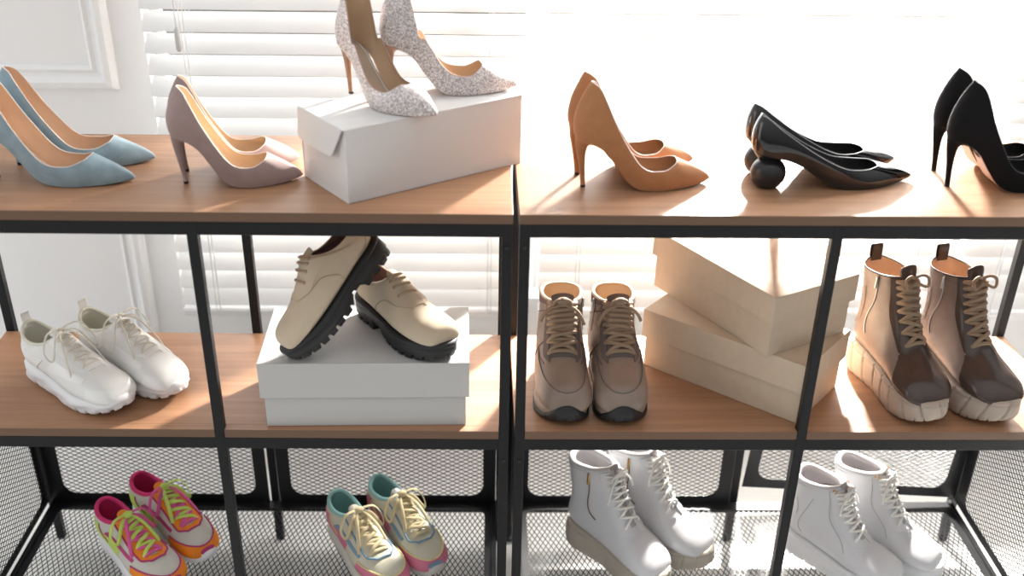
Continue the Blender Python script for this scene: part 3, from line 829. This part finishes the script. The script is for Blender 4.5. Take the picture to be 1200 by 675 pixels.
# ================================================================= room
def build_room():
    YW = 0.80; TH = 0.16
    m = MB(); m.box(-4.2, 4.2, -4.2, 2.6, ZF - .06, ZF); structure(m.build('floor', M['floor'], smooth=False))
    m = MB()
    m.box(-4.2, -0.800, YW, YW + TH, ZF, 2.75)               # left of the windows
    m.box(-0.800, 4.2, YW, YW + TH, ZF, 0.385)               # under the sill
    m.box(-0.800, 4.2, YW, YW + TH, 2.35, 2.75)              # above
    m.box(0.058, 0.077, YW + .06, YW + .11, 0.385, 2.35)            # piers between the windows
    m.box(1.085, 1.160, YW + .05, YW + .12, 0.385, 2.35)
    m.box(2.05, 4.2, YW, YW + TH, 0.385, 2.35)
    structure(m.build('wall_back', M['wall'], smooth=False))
    # panel mouldings on the wall left of the windows
    def moulding(name, x0, x1, z0, z1):
        prof = [(0, 0), (.0, .010), (.007, .016), (.015, .011), (.023, .013), (.034, .023), (.046, .019), (.053, .009), (.056, 0)]
        mm = MB()
        rings = []
        for cx, cz, sx, sz in ((x0, z0, 1, 1), (x1, z0, -1, 1), (x1, z1, -1, -1), (x0, z1, 1, -1)):
            rings.append([(cx + sx * (.056 - d), YW - h, cz + sz * (.056 - d)) for d, h in prof])
        mm.grid(np.array(rings), cu=True)
        o = structure(mm.build(name, M['trim'], smooth=False))
        return o
    moulding('trim_1', -1.62, -0.872, 0.905, 2.2)
    moulding('trim_2', -1.62, -0.872, 0.10, 0.785)
    mm = MB(); mm.box(-4.2, 4.2, YW - .014, YW, ZF, ZF + .09, .002); structure(mm.build('baseboard_back', M['trim'], smooth=False))
    # windows in the openings
    for i, (x0, x1) in enumerate(((-0.800, 0.058), (0.077, 1.085), (1.160, 2.05))):
        w = link(bpy.data.objects.new('window_%d' % (i + 1), None)); w.location = (0, 0, 0); structure(w)
        f = MB(); y0, y1 = YW + .06, YW + .11
        f.box(x0, x0 + .016, y0, y1, .385, 2.35, .003); f.box(x1 - .016, x1, y0, y1, .385, 2.35, .003)
        f.box(x0 + .016, x1 - .016, y0, y1, .385, .425, .003); f.box(x0 + .016, x1 - .016, y0, y1, 2.31, 2.35, .003)
        f.build('window_frame', M['trim'], w, smooth=False)
        g = MB(); g.box(x0 + .012, x1 - .012, YW + .083, YW + .087, .421, 2.314); g.build('window_pane', M['glass'], w, smooth=False)

def blind(x0, x1, z0, tilt, label, wand=None):
    YB = 0.745; pitch = 0.0467; wd = 0.050
    root = thing('venetian_blind', label, 'blind', ((x0 + x1) / 2, YB, z0), 0, 'venetian blinds at the windows')
    cx, cy = (x0 + x1) / 2, YB
    m = MB(); zz = .045; n = 0
    c, s = math.cos(tilt), math.sin(tilt)
    while z0 + zz < 2.33:
        rows = []
        for q in np.linspace(-1, 1, 7):
            a = q * wd / 2; crown = .0022 * (1 - q * q)
            y = a * c - crown * s; z = a * s + crown * c
            rows.append([(x - cx, y, zz + z) for x in (x0, x1)])
        T = np.array(rows); U = T - np.array((0, -s, c)) * .0022
        m.grid(T); m.grid(U, flip=True)
        for A, B in ((T[0], U[0]), (T[-1], U[-1]), (T[:, 0], U[:, 0]), (T[:, -1], U[:, -1])): m.grid(np.stack([A, B]))
        zz += pitch; n += 1
    m.build('slats', M['slat'], root)
    m = MB(); m.box(x0 - cx, x1 - cx, -.026, .026, 0, .020, .004); m.build('bottom_rail', M['slat'], root, smooth=False)
    m = MB(); m.box(x0 - cx, x1 - cx, -.03, .03, zz + .0, zz + .045, .003); m.build('headrail', M['trim'], root, smooth=False)
    k = max(2, int((x1 - x0) / .33))
    for i in range(k):
        x = x0 - cx + .09 + i * (x1 - x0 - .18) / (k - 1)
        m = MB()
        for y in (-.0285, .0285): m.tube([(x - .004, y, .01), (x - .004, y, zz)], .0011, 6); m.tube([(x + .004, y, .01), (x + .004, y, zz)], .0011, 6)
        m.build('ladder_cord', M['cord'], root)
    if wand is not None:
        m = MB(); wx = wand - cx
        m.tube([(wx, -.045, zz), (wx, -.045, 1.052 - z0)], .0011, 8)
        wo = m.build('tilt_cord', M['cord'], root)
        g = MB(); g.tube([(wx, -.045, 1.018 - z0), (wx, -.045, 1.025 - z0), (wx, -.045, 1.062 - z0), (wx, -.045, 1.068 - z0)], [.0035, .006, .0055, .003], 10)
        g.build('cord_tassel', M['wand'], wo)
    return root

# ================================================================= shelving units
def mesh_strands(u0, u1, w0, w1, place, px=.0205, py=.0054, sw=.0015, st=.0012):
    """expanded metal over the rectangle u0..u1 x w0..w1; place(u, w, d) -> point."""
    mb = MB()
    rows = int(round((w1 - w0) / py)); py = (w1 - w0) / rows
    cols = int(round((u1 - u0) / (px / 2))); hx = (u1 - u0) / cols
    for r in range(rows):
        for par in (0,):
            pts = []
            for i in range(cols + 1):
                up = (i + r) % 2
                pts.append((u0 + i * hx, w0 + r * py + (py if up else 0)))
            b = len(mb.v); vs = []
            for (u, w) in pts:
                for dw, dd in ((-sw / 2, -st / 2), (sw / 2, -st / 2), (sw / 2, st / 2), (-sw / 2, st / 2)):
                    vs.append(place(u, min(max(w + dw, w0), w1), dd))
            fs = []
            for i in range(len(pts) - 1):
                for j in range(4):
                    a, c_ = i * 4 + j, i * 4 + (j + 1) % 4
                    fs.append((a, c_, c_ + 4, a + 4))
            mb.add(vs, fs)
    return mb

def plate_ring(u0, u1, w0, w1, bord, rad, place, th=.0016, n=8):
    """flat border with a round-cornered opening."""
    bl, br, bb, bt = bord
    outer, inner = [], []
    for cu, cw, a0, ou, ow_ in ((u1 - br - rad, w1 - bt - rad, 0, u1, w1), (u0 + bl + rad, w1 - bt - rad, PI / 2, u0, w1), (u0 + bl + rad, w0 + bb + rad, PI, u0, w0), (u1 - br - rad, w0 + bb + rad, 1.5 * PI, u1, w0)):
        for i in range(n + 1):
            a = a0 + PI / 2 * i / n
            inner.append((cu + rad * math.cos(a), cw + rad * math.sin(a)))
            ca, sa = math.cos(a), math.sin(a)
            f = i / n
            # slide along the outer rectangle's corner
            if a0 in (0, PI): p = (ou, cw + (ow_ - cw) * min(1, 2 * f)) if f <= .5 else (ou + (cu - ou) * (2 * f - 1), ow_)
            else: p = (cu + (ou - cu) * min(1, 2 * f), ow_) if f <= .5 else (ou, ow_ + (cw - ow_) * (2 * f - 1))
            outer.append(p)
    mb = MB(); rings = []
    for ring, d in ((outer, 0), (outer, th), (inner, th), (inner, 0)):
        rings.append([place(u, w, d) for u, w in ring])
    mb.grid(np.array(rings), cu=True, cv=True)
    return mb

def shelf_unit(label, loc, rz, sgn):
    """sgn -1: the unit runs to -x from its origin corner; +1: to +x."""
    W, PW, D = 1.0383, 0.0178, 0.358
    root = thing('shelving_unit', label, 'shelf', loc, rz, 'shelving units side by side')
    X = lambda x: sgn * x                                    # x measured from the joint outward
    def bx(mb, a, b, y0, y1, z0, z1, c=.0012):
        x0, x1 = sorted((X(a), X(b))); mb.box(x0, x1, y0, y1, z0, z1, c)
    z0 = -loc[2]
    base = loc[2]
    rel = lambda z: z - base
    WT = .0165                                               # board thickness
    for nm, a in (('end', 0), ('mid', W / 2 - PW / 2), ('far', W - PW)):
        m = MB(); bx(m, a, a + PW, 0, PW, rel(ZF) + .004, rel(ZT - WT)); p = m.build('front_post', M['steel'], root, smooth=False)
        f = MB(); bx(f, a + .002, a + PW - .002, .002, PW - .002, rel(ZF), rel(ZF) + .008); f.build('foot_cap', M['rubber'], p, smooth=False)
        m = MB(); bx(m, a, a + PW, D, D + PW, rel(ZF) + .004, rel(ZT - WT)); p = m.build('rear_post', M['steel'], root, smooth=False)
        f = MB(); bx(f, a + .002, a + PW - .002, D + .002, D + PW - .002, rel(ZF), rel(ZF) + .008); f.build('foot_cap', M['rubber'], p, smooth=False)
    # top board and the beams under it
    m = MB(); bx(m, -.0005, W + .0005, -.001, D + PW + .001, rel(ZT - WT), rel(ZT), .0008); m.build('top_board', M['wood'], root, smooth=False)
    m = MB(); bx(m, -.0005, W + .0005, -.0018, -.0008, rel(ZT - WT), rel(ZT) - .0004, .0002); m.build('edge_band', M['edge'], root, smooth=False)
    bh = .0245
    for nm, zt in (('top', ZT - WT), ('middle', ZM - WT)):
        for y0 in (.0006, D + .0006):
            m = MB(); bx(m, PW * .5, W - PW * .5, y0, y0 + PW - .0012, rel(zt - bh), rel(zt) - .0003); m.build('cross_beam', M['steel'], root, smooth=False)
        for a in (0, W - PW):
            m = MB(); bx(m, a + .0006, a + PW - .0006, PW * .5, D + PW * .5, rel(zt - bh), rel(zt) - .0003); m.build('side_beam', M['steel'], root, smooth=False)
    # middle board, notched round the front posts
    m = MB()
    bx(m, 0, W, PW + .0004, D + .0004, rel(ZM - WT), rel(ZM), .0006)
    cuts = [PW + .0003, W / 2 - PW / 2 - .0003, W / 2 + PW / 2 + .0003, W - PW - .0003]
    bx(m, cuts[0], cuts[1], .0008, PW + .0006, rel(ZM - WT), rel(ZM), .0006)
    bx(m, cuts[2], cuts[3], .0008, PW + .0006, rel(ZM - WT), rel(ZM), .0006)
    m.build('middle_board', M['wood'], root, smooth=False)
    for c0, c1 in ((cuts[0], cuts[1]), (cuts[2], cuts[3])):
        m = MB(); bx(m, c0, c1, -.0002, .0009, rel(ZM - WT), rel(ZM) - .0004, .0002); m.build('edge_band', M['edge'], root, smooth=False)
    # trays, back panels and end panels of expanded metal
    bays = ((PW, W / 2 - PW / 2), (W / 2 + PW / 2, W - PW))
    pl = lambda u, w, d: (X(u), w, rel(ZR) + d - .0016)
    t = plate_ring(PW + .001, W - PW - .001, PW + .002, D - .001, (.024, .024, .026, .030), .022, pl).build('mesh_tray', M['mesh'], root, smooth=False)
    mesh_strands(PW + .018, D - .02, PW + .018, W - PW - .018, lambda u, w, d: (X(w), u, rel(ZR) + d - .0028), px=.0246, py=.0057, sw=.0017).build('tray_grid', M['mesh'], t, smooth=False)
    for y0 in (.001, D - .014):
        m = MB(); bx(m, PW, W - PW, y0, y0 + .014, rel(ZR) - .022, rel(ZR) - .003); m.build('tray_rail', M['steel'], root, smooth=False)
    for (e0, e1) in ((PW, PW + .010), (W - PW - .010, W - PW)):
        m = MB(); bx(m, e0, e1, PW, D, rel(ZR) - .016, rel(ZR) + .006); m.build('tray_rail', M['steel'], root, smooth=False)
    for bi, (a, b) in enumerate(bays):
        u0, u1 = (a + .001, b - .0032) if bi == 0 else (a + .0032, b - .001)
        # back panel; the far one of the right unit hangs crooked
        zb0, zb1 = rel(ZR) - .004, rel(ZM - WT - .018)
        crooked = math.radians(3.6) if (sgn > 0 and bi == 1) else 0.0
        cz = 0.020 if crooked else 0.0
        pu, pw = u1, zb0 + cz
        def rot(u, w):
            # turn about the lower outer corner
            if not crooked: return u, w
            du, dw = u - pu, w - pw
            return pu + du * math.cos(crooked) + dw * math.sin(crooked), pw - du * math.sin(crooked) + dw * math.cos(crooked)
        def pb(u, w, d):
            u, w = rot(u, w)
            return (X(u), D - .004 - d, w)
        top = zb1 - (.03 if crooked else 0)
        g0 = 0.0
        pn = plate_ring(u0 + g0, u1 - g0, zb0 + cz, top, (.028, .028, .024, .024), .030, pb).build('back_panel', M['mesh'], root, smooth=False)
        mesh_strands(u0 + g0 + .016, u1 - g0 - .016, zb0 + cz + .018, top - .016, lambda u, w, d: pb(u, w, d - .002)).build('panel_grid', M['mesh'], pn, smooth=False)
    for a in (PW * .5, W - PW * .5):
        pe = lambda u, w, d: (X(a) + d, u, w)
        pn = plate_ring(PW + .002, D - .002, rel(ZR) + .004, rel(ZM - WT) - .018, (.014, .040, .018, .018), .024, pe).build('end_panel', M['mesh'], root, smooth=False)
        mesh_strands(PW + .010, D - .016, rel(ZR) + .014, rel(ZM - WT) - .028, lambda u, w, d: pe(u, w, d + .003)).build('panel_grid', M['mesh'], pn, smooth=False)
    # bolt heads at the joint end
    for z in (.885, .46):
        for y in (-.0008,):
            m = MB(); m.tube([(X(PW / 2), y, rel(z)), (X(PW / 2), y - .0015, rel(z))], .0032, 10); m.build('bolt_head', M['rubber'], root, smooth=False)
    return root

# ================================================================= boxes
def lidded_box(label, corner, ang, lx, ly, h, hl, mat, group):
    """corner: front corner on its support; lid overlaps the base by hl from the top."""
    root = thing('shoe_box', label, 'box', corner, ang, group)
    t = .0018; g = .0062
    def tray(x0, x1, y0, y1, z0, z1, closed_bottom):
        m = MB(); zc = z0 if closed_bottom else z1
        m.box(x0, x1, y0, y0 + t, z0, z1, .0004); m.box(x0, x1, y1 - t, y1, z0, z1, .0004)
        m.box(x0, x0 + t, y0 + t, y1 - t, z0, z1, .0004); m.box(x1 - t, x1, y0 + t, y1 - t, z0, z1, .0004)
        m.box(x0 + t * .5, x1 - t * .5, y0 + t * .5, y1 - t * .5, *((z0, z0 + t) if closed_bottom else (z1 - t, z1)))
        return m
    tray(g, lx - g, g, ly - g, 0, h - t - .001, True).build('box_base', mat, root, smooth=False)
    tray(0, lx, 0, ly, h - hl, h, False).build('lid', mat, root, smooth=False)
    return root

def flip_box(label, corner, ang, lx, ly, h, mat):
    root = thing('shoe_box', label, 'box', corner, ang)
    t = .0015
    m = MB(); m.box(0, lx, .0, t, 0, h - t, .0004); m.box(0, lx, ly - t, ly, 0, h - t, .0004)
    m.box(.0012, t + .0012, t, ly - t, 0, h - t - .001, .0004); m.box(lx - t - .0012, lx - .0012, t, ly - t, 0, h - t - .001, .0004)
    m.box(0, lx, 0, ly, 0, t)
    m.build('box_body', mat, root, smooth=False)
    l = MB(); l.box(-.0022, lx + .0022, -.0006, ly, h - t, h, .0005)
    lid = l.build('lid', mat, root, smooth=False)
    for x, sx in ((-.0034, -1), (lx + .0018, 1)):
        f = MB()
        prof = [(.004, h - .001), (.030, h - .047), (.036, h - .0505), (.042, h - .0515), (ly - .018, h - .0515), (ly - .010, h - .049), (ly - .006, h - .044), (ly - .002, h - .001)]
        a = [(x + sx * .007 * ((h - z) / .05), y, z) for y, z in prof]; b = [(x + .0016 + sx * .007 * ((h - z) / .05), y, z) for y, z in prof]
        n = len(prof); f.add(a + b, [tuple(range(n)), tuple(range(2 * n - 1, n - 1, -1))] + [(i, (i + 1) % n, n + (i + 1) % n, n + i) for i in range(n)])
        f.build('tuck_flap', mat, lid, smooth=False)
    return root

# ================================================================= put it together
build_room()
blind(-0.782, 0.052, 0.372, math.radians(44), 'white slatted blind at the left window beside the panelled wall', wand=-0.700)
blind(0.082, 1.072, 0.372, math.radians(46), 'white slatted blind behind the tan, patent and black pumps')
blind(1.090, 2.03, 0.372, math.radians(46), 'white slatted blind at the right edge of the photo')

G = .0111
shelf_unit('black metal and wood shelving unit holding the blue, mauve and glitter pumps', (-G / 2, 0, ZF), -0.0052, -1)
shelf_unit('black metal and wood shelving unit holding the tan, patent and black pumps', (G / 2, 0, ZF), 0.0052, 1)

# boxes -----------------------------------------------------------
E_ = .0006
WB = (-.2721, .0369, ZT + E_, .6135, .3484, .1578, .1239)
flip_box('white flip-top shoe box under the glitter pumps on the top board', WB[:3], WB[3], WB[4], WB[5], WB[6], M['card_white'])
lidded_box('white lidded shoe box under the beige lace-up shoes on the middle board', (-.4461, .0082, ZM + E_), .0198, .3697, .2113, .1333, .0704, M['card_grey'], 'lidded shoe boxes')
lidded_box('beige cardboard shoe box, lower one of the stack beside the brown boots', (.5209, .0215, ZM + E_), .8771, .1815, .3413, .1241, .0585, M['card_kraft'], 'lidded shoe boxes')
lidded_box('beige cardboard shoe box lying crosswise on top of the other beige box', (.4531, .0493, ZM + .1241 + 2 * E_), .5171, .2025, .3426, .1211, .0533, M['card_kraft'], 'lidded shoe boxes')
WTOP = ZT + .1239 + 2 * E_
DTOP = ZM + .1333 + 2 * E_

# pumps -----------------------------------------------------------
def mk(name, label, cat, loc, deg, group):
    return thing(name, label, cat, loc, math.radians(deg), group)
ZTe = ZT + E_
mt = dict(upper=M['blue_suede'], lining=M['lin_tan'], bind=M['bind_pale'], sole=M['sole_dark'], insole=M['insole_pale'], heel=M['blue_suede'])
pump(mk('high_heel_pump', 'light blue suede pump nearest the front edge at the far left of the top board', 'shoe', (-.889, .149, ZTe), -4.8, 'light blue suede pumps'), 1, mt, L=.245, top=.180)
pump(mk('high_heel_pump', 'light blue suede pump standing behind the other blue one', 'shoe', (-.874, .212, ZTe), 6.5, 'light blue suede pumps'), -1, mt, L=.238, top=.172)
mt = dict(upper=M['taupe_suede'], lining=M['lin_beige'], bind=M['bind_pale'], sole=M['sole_dark'], insole=M['lin_beige'], heel=M['taupe_suede'])
pump(mk('high_heel_pump', 'mauve taupe suede pump in front of its pair, left of the white box', 'shoe', (-.5615, .126, ZTe), 6.9, 'mauve taupe pumps'), 1, mt, L=.200, top=.1665)
pump(mk('high_heel_pump', 'mauve taupe suede pump half hidden behind its pair', 'shoe', (-.5735, .184, ZTe), 18.5, 'mauve taupe pumps'), -1, mt, L=.200, top=.1665)
mt = dict(upper=M['tan_suede'], lining=M['lin_brown'], bind=M['bind_pale'], sole=M['sole_dark'], insole=M['lin_brown'], heel=M['tan_suede'])
pump(mk('high_heel_pump', 'tan suede pump in front of its pair right of the unit joint', 'shoe', (.1115, .1233, ZTe), 6.2, 'tan suede pumps'), 1, mt, L=.227, top=.180)
pump(mk('high_heel_pump', 'tan suede pump half hidden behind the other tan one', 'shoe', (.1060, .181, ZTe), 18.0, 'tan suede pumps'), -1, mt, L=.227, top=.180)
mt = dict(upper=M['patent'], lining=M['lin_black'], bind=M['bind_grey'], sole=M['rubber'], insole=M['lin_black'], heel=M['ball'])
kw = dict(sole=SOLE_BALL, P0=P0_BALL, P3=P3_BALL, H1=H1_BALL, H2=H2_BALL, heel='ball', bind_r=.0008)
pump(mk('ball_heel_pump', 'glossy black patent pump with a ball heel, front one of the pair', 'shoe', (.4418, .1338, ZTe), 6.75, 'black patent pumps'), 1, mt, **kw)
pump(mk('ball_heel_pump', 'glossy black patent pump with a ball heel, standing behind its pair', 'shoe', (.4440, .200, ZTe), 13.5, 'black patent pumps'), -1, mt, **kw)
mt = dict(upper=M['black_suede'], lining=M['lin_black'], bind=M['bind_black'], sole=M['sole_tan'], insole=M['lin_black'], heel=M['black_suede'])
pump(mk('high_heel_pump', 'matte black suede stiletto pump in front at the right end of the top board', 'shoe', (.7405, .1380, ZTe), 1.0, 'black suede pumps'), 1, mt, L=.225, top=.183)
pump(mk('high_heel_pump', 'matte black suede stiletto pump behind the other one at the right end', 'shoe', (.7450, .214, ZTe), 4.0, 'black suede pumps'), -1, mt, L=.225, top=.183)
mt = dict(upper=M['glitter'], lining=M['lin_beige'], bind=M['bind_rose'], sole=M['sole_tan'], insole=M['lin_rose'], heel=M['heel_tan'])
pump(mk('high_heel_pump', 'silver glitter pump pointing at the viewer on the white box', 'shoe', (-.2853, .2364, WTOP), -42.6, 'silver glitter pumps'), 1, mt, L=.208, top=.182, scallop=True, footline=True)
pump(mk('high_heel_pump', 'silver glitter pump standing sideways at the right end of the white box', 'shoe', (-.214, .240, WTOP), 10.0, 'silver glitter pumps'), -1, mt, L=.222, top=.182, scallop=True)

# middle board ------------------------------------------------------
ZMe = ZM + E_
def place(name, label, cat, heel, toe, z, group):
    d = np.array(toe) - np.array(heel)
    return thing(name, label, cat, (heel[0], heel[1], z), math.atan2(d[1], d[0]), group)
def put(name, label, cat, toe, deg, L, z, group):
    a = math.radians(deg)
    return thing(name, label, cat, (toe[0] - L * math.cos(a), toe[1] - L * math.sin(a), z), a, group)
white_sneaker(put('sneaker', 'chunky white sneaker at the left end of the middle board, left of its pair', 'shoe', (-.7060, .0470), -36, .262, ZMe, 'white sneakers'), -1)
white_sneaker(put('sneaker', 'chunky white sneaker with a raised heel tab, right one of the pair', 'shoe', (-.6110, .1080), -34, .262, ZMe, 'white sneakers'), 1)
hiking_boot(put('lace_up_boot', 'brown leather ankle boot with black toe rand beside the joint posts', 'boot', (.0915, .0140), -91, .240, ZMe, 'brown leather ankle boots'), -1)
hiking_boot(put('lace_up_boot', 'brown leather ankle boot with black toe rand beside the beige boxes', 'boot', (.2075, .0140), -86, .240, ZMe, 'brown leather ankle boots'), 1)
platform_boot(put('platform_boot', 'brown lace-up boot on a ridged platform, left one next to the beige boxes', 'boot', (.7700, .0120), -73, .258, ZMe, 'brown platform boots'), 1)
platform_boot(put('platform_boot', 'brown lace-up boot on a ridged platform, rightmost on the middle board', 'boot', (.8880, .0100), -75, .258, ZMe, 'brown platform boots'), -1)

d1 = put('derby_shoe', 'beige lace-up shoe standing flat on the white box, toe to the right', 'shoe', (-.1180, .0110), -52, .256, DTOP, 'beige lace-up shoes')
derby(d1, -1)
d2 = thing('derby_shoe', 'beige lace-up shoe tilted against the other one with its heel raised', 'shoe', (0, 0, 0), 0, 'beige lace-up shoes')
derby(d2, 1)
def aim(o, toe, xdir, updir, L):
    x = Vector(xdir).normalized(); u = Vector(updir); z = (u - u.dot(x) * x).normalized(); y = z.cross(x)
    R = Matrix((x, y, z)).transposed().to_4x4()
    R.translation = Vector(toe) - x * L
    o.rotation_euler = R.to_euler(); o.location = R.translation
aim(d2, (-.372, .017, DTOP + .004), (-.150, -.135, -.158), (-.50, -.05, .85), .256)
bpy.context.view_layer.update()
lowest = min((d2.matrix_world @ v.co).z for ch in d2.children if ch.type == 'MESH' for v in ch.data.vertices)
d2.location.z += DTOP - lowest

# tray ----------------------------------------------------------------
ZRe = ZR + .0006
PINK = dict(base=M['offwhite'], lining=M['pink'], sole=M['white_foam'], guard=M['orange'], trim=M['magenta'], bumper=M['magenta'], stay=M['orange'], stay_trim=M['magenta'],
            stripe=M['magenta'], heel=M['lime'], quarter=M['lime'], tongue=M['orange'], lace=M['pink_lace'], lace2=M['lime'])
PAST = dict(base=M['cream_panel'], lining=M['teal'], sole=M['offwhite'], guard=M['dusty_pink'], trim=M['pale_yellow'], bumper=M['blue_grey'], stay=M['cream_panel'], stay_trim=M['blue_grey'],
            stripe=M['blue_grey'], heel=M['dusty_pink'], quarter=M['dusty_pink'], tongue=M['cream_panel'], lace=M['straw_lace'])
PAST_FOIL = dict(PAST, tongue=M['foil'])
colour_sneaker(put('sneaker', 'pink, orange and white sneaker at the left of the mesh tray, left of its pair', 'shoe', (-.6750, .0440), -45, .262, ZRe, 'pink and orange sneakers'), -1, PINK)
colour_sneaker(put('sneaker', 'pink, orange and white sneaker, right one of its pair, set further back', 'shoe', (-.6170, .1480), -41, .262, ZRe, 'pink and orange sneakers'), 1, PINK)
colour_sneaker(put('sneaker', 'cream sneaker with teal lining, left and nearer one of its pair', 'shoe', (-.2280, .0420), -57, .262, ZRe, 'cream and teal sneakers'), -1, PAST)
colour_sneaker(put('sneaker', 'cream sneaker with teal lining and silver tongue, right one of its pair', 'shoe', (-.1390, .1010), -55, .262, ZRe, 'cream and teal sneakers'), 1, PAST_FOIL)
white_boot(put('lace_up_boot', 'white lace-up boot with gold zip on a greige platform, in front of its pair', 'boot', (.3250, .0580), -45, .258, ZRe, 'white zip boots'), 1)
white_boot(put('lace_up_boot', 'white lace-up boot with gold zip on a greige platform, behind its pair', 'boot', (.4180, .1180), -42, .258, ZRe, 'white zip boots'), -1)
white_boot(put('lace_up_boot', 'all-white lace-up boot beside the middle post of the right unit', 'boot', (.7900, .0350), -46, .258, ZRe, 'all-white lace-up boots'), -1, True)
white_boot(put('lace_up_boot', 'all-white lace-up boot nearest the right end mesh panel', 'boot', (.8980, .0930), -42, .258, ZRe, 'all-white lace-up boots'), 1, True)

# ================================================================= light, world, camera
w = bpy.data.worlds.new('World'); SC.world = w; w.use_nodes = True
bg = w.node_tree.nodes['Background']
bg.inputs['Color'].default_value = (0.98, 0.99, 1.0, 1)
wt = w.node_tree
tc = wt.nodes.new('ShaderNodeTexCoord'); sx = wt.nodes.new('ShaderNodeSeparateXYZ'); mr = wt.nodes.new('ShaderNodeMapRange')
mr.inputs['From Min'].default_value = -0.15; mr.inputs['From Max'].default_value = 0.85
mr.inputs['To Min'].default_value = 0.17; mr.inputs['To Max'].default_value = 0.98
wt.links.new(tc.outputs['Generated'], sx.inputs[0]); wt.links.new(sx.outputs['Z'], mr.inputs['Value']); wt.links.new(mr.outputs[0], bg.inputs['Strength'])

def light(name, kind, loc, energy, **kw):
    l = bpy.data.lights.new(name, kind); l.energy = energy
    for k, v in kw.items(): setattr(l, k, v)
    o = link(bpy.data.objects.new(name, l)); o.location = loc
    return o
light('window_lamp', 'POINT', (0.79, 1.58, 1.45), 1950, shadow_soft_size=0.07, color=(1.0, 0.955, 0.90))
sky = light('window_daylight', 'AREA', (0.65, 1.9, 1.05), 95, shape='RECTANGLE', size=3.6, size_y=1.9, color=(0.97, 0.985, 1.0))
sky.rotation_euler = (math.radians(-90), 0, 0)
side_win = light('side_window_daylight', 'AREA', (-3.0, -0.35, 1.35), 20, shape='RECTANGLE', size=1.8, size_y=2.0, color=(0.97, 0.985, 1.0))
side_win.rotation_euler = (math.radians(90), 0, math.radians(-72))

cam = bpy.data.cameras.new('camera'); co = link(bpy.data.objects.new('camera', cam)); SC.camera = co
YAW, PIT, ROL, F, PX, PY = .015, .5213, .0126, 1266.78, 582.02, 412.39
cam.sensor_width = 36; cam.lens = 36 * F / 1200
cam.shift_x = (600 - PX) / 1200; cam.shift_y = (PY - 337.5) / 1200
fw = Vector((math.cos(PIT) * math.sin(YAW), math.cos(PIT) * math.cos(YAW), -math.sin(PIT)))
rt = Vector((math.cos(YAW), -math.sin(YAW), 0)); up = rt.cross(fw)
cr_, sr_ = math.cos(ROL), math.sin(ROL)
# image right/down axes turned by the roll
r2 = rt * cr_ + up * sr_
u2 = -rt * sr_ + up * cr_
Mx = Matrix((r2, u2, -fw)).transposed().to_4x4(); Mx.translation = (-.0532, -1.6117, 1.615)
co.matrix_world = Mx
cam.clip_start = 0.05
cam.dof.use_dof = True; cam.dof.focus_distance = 2.05; cam.dof.aperture_fstop = 2.0

SC.cycles.use_denoising = True
SC.cycles.max_bounces = 8
SC.view_settings.view_transform = 'Standard'
SC.view_settings.look = 'None'
SC.view_settings.exposure = 0.0
SC.view_settings.gamma = 1.0
SC.view_settings.use_curve_mapping = False
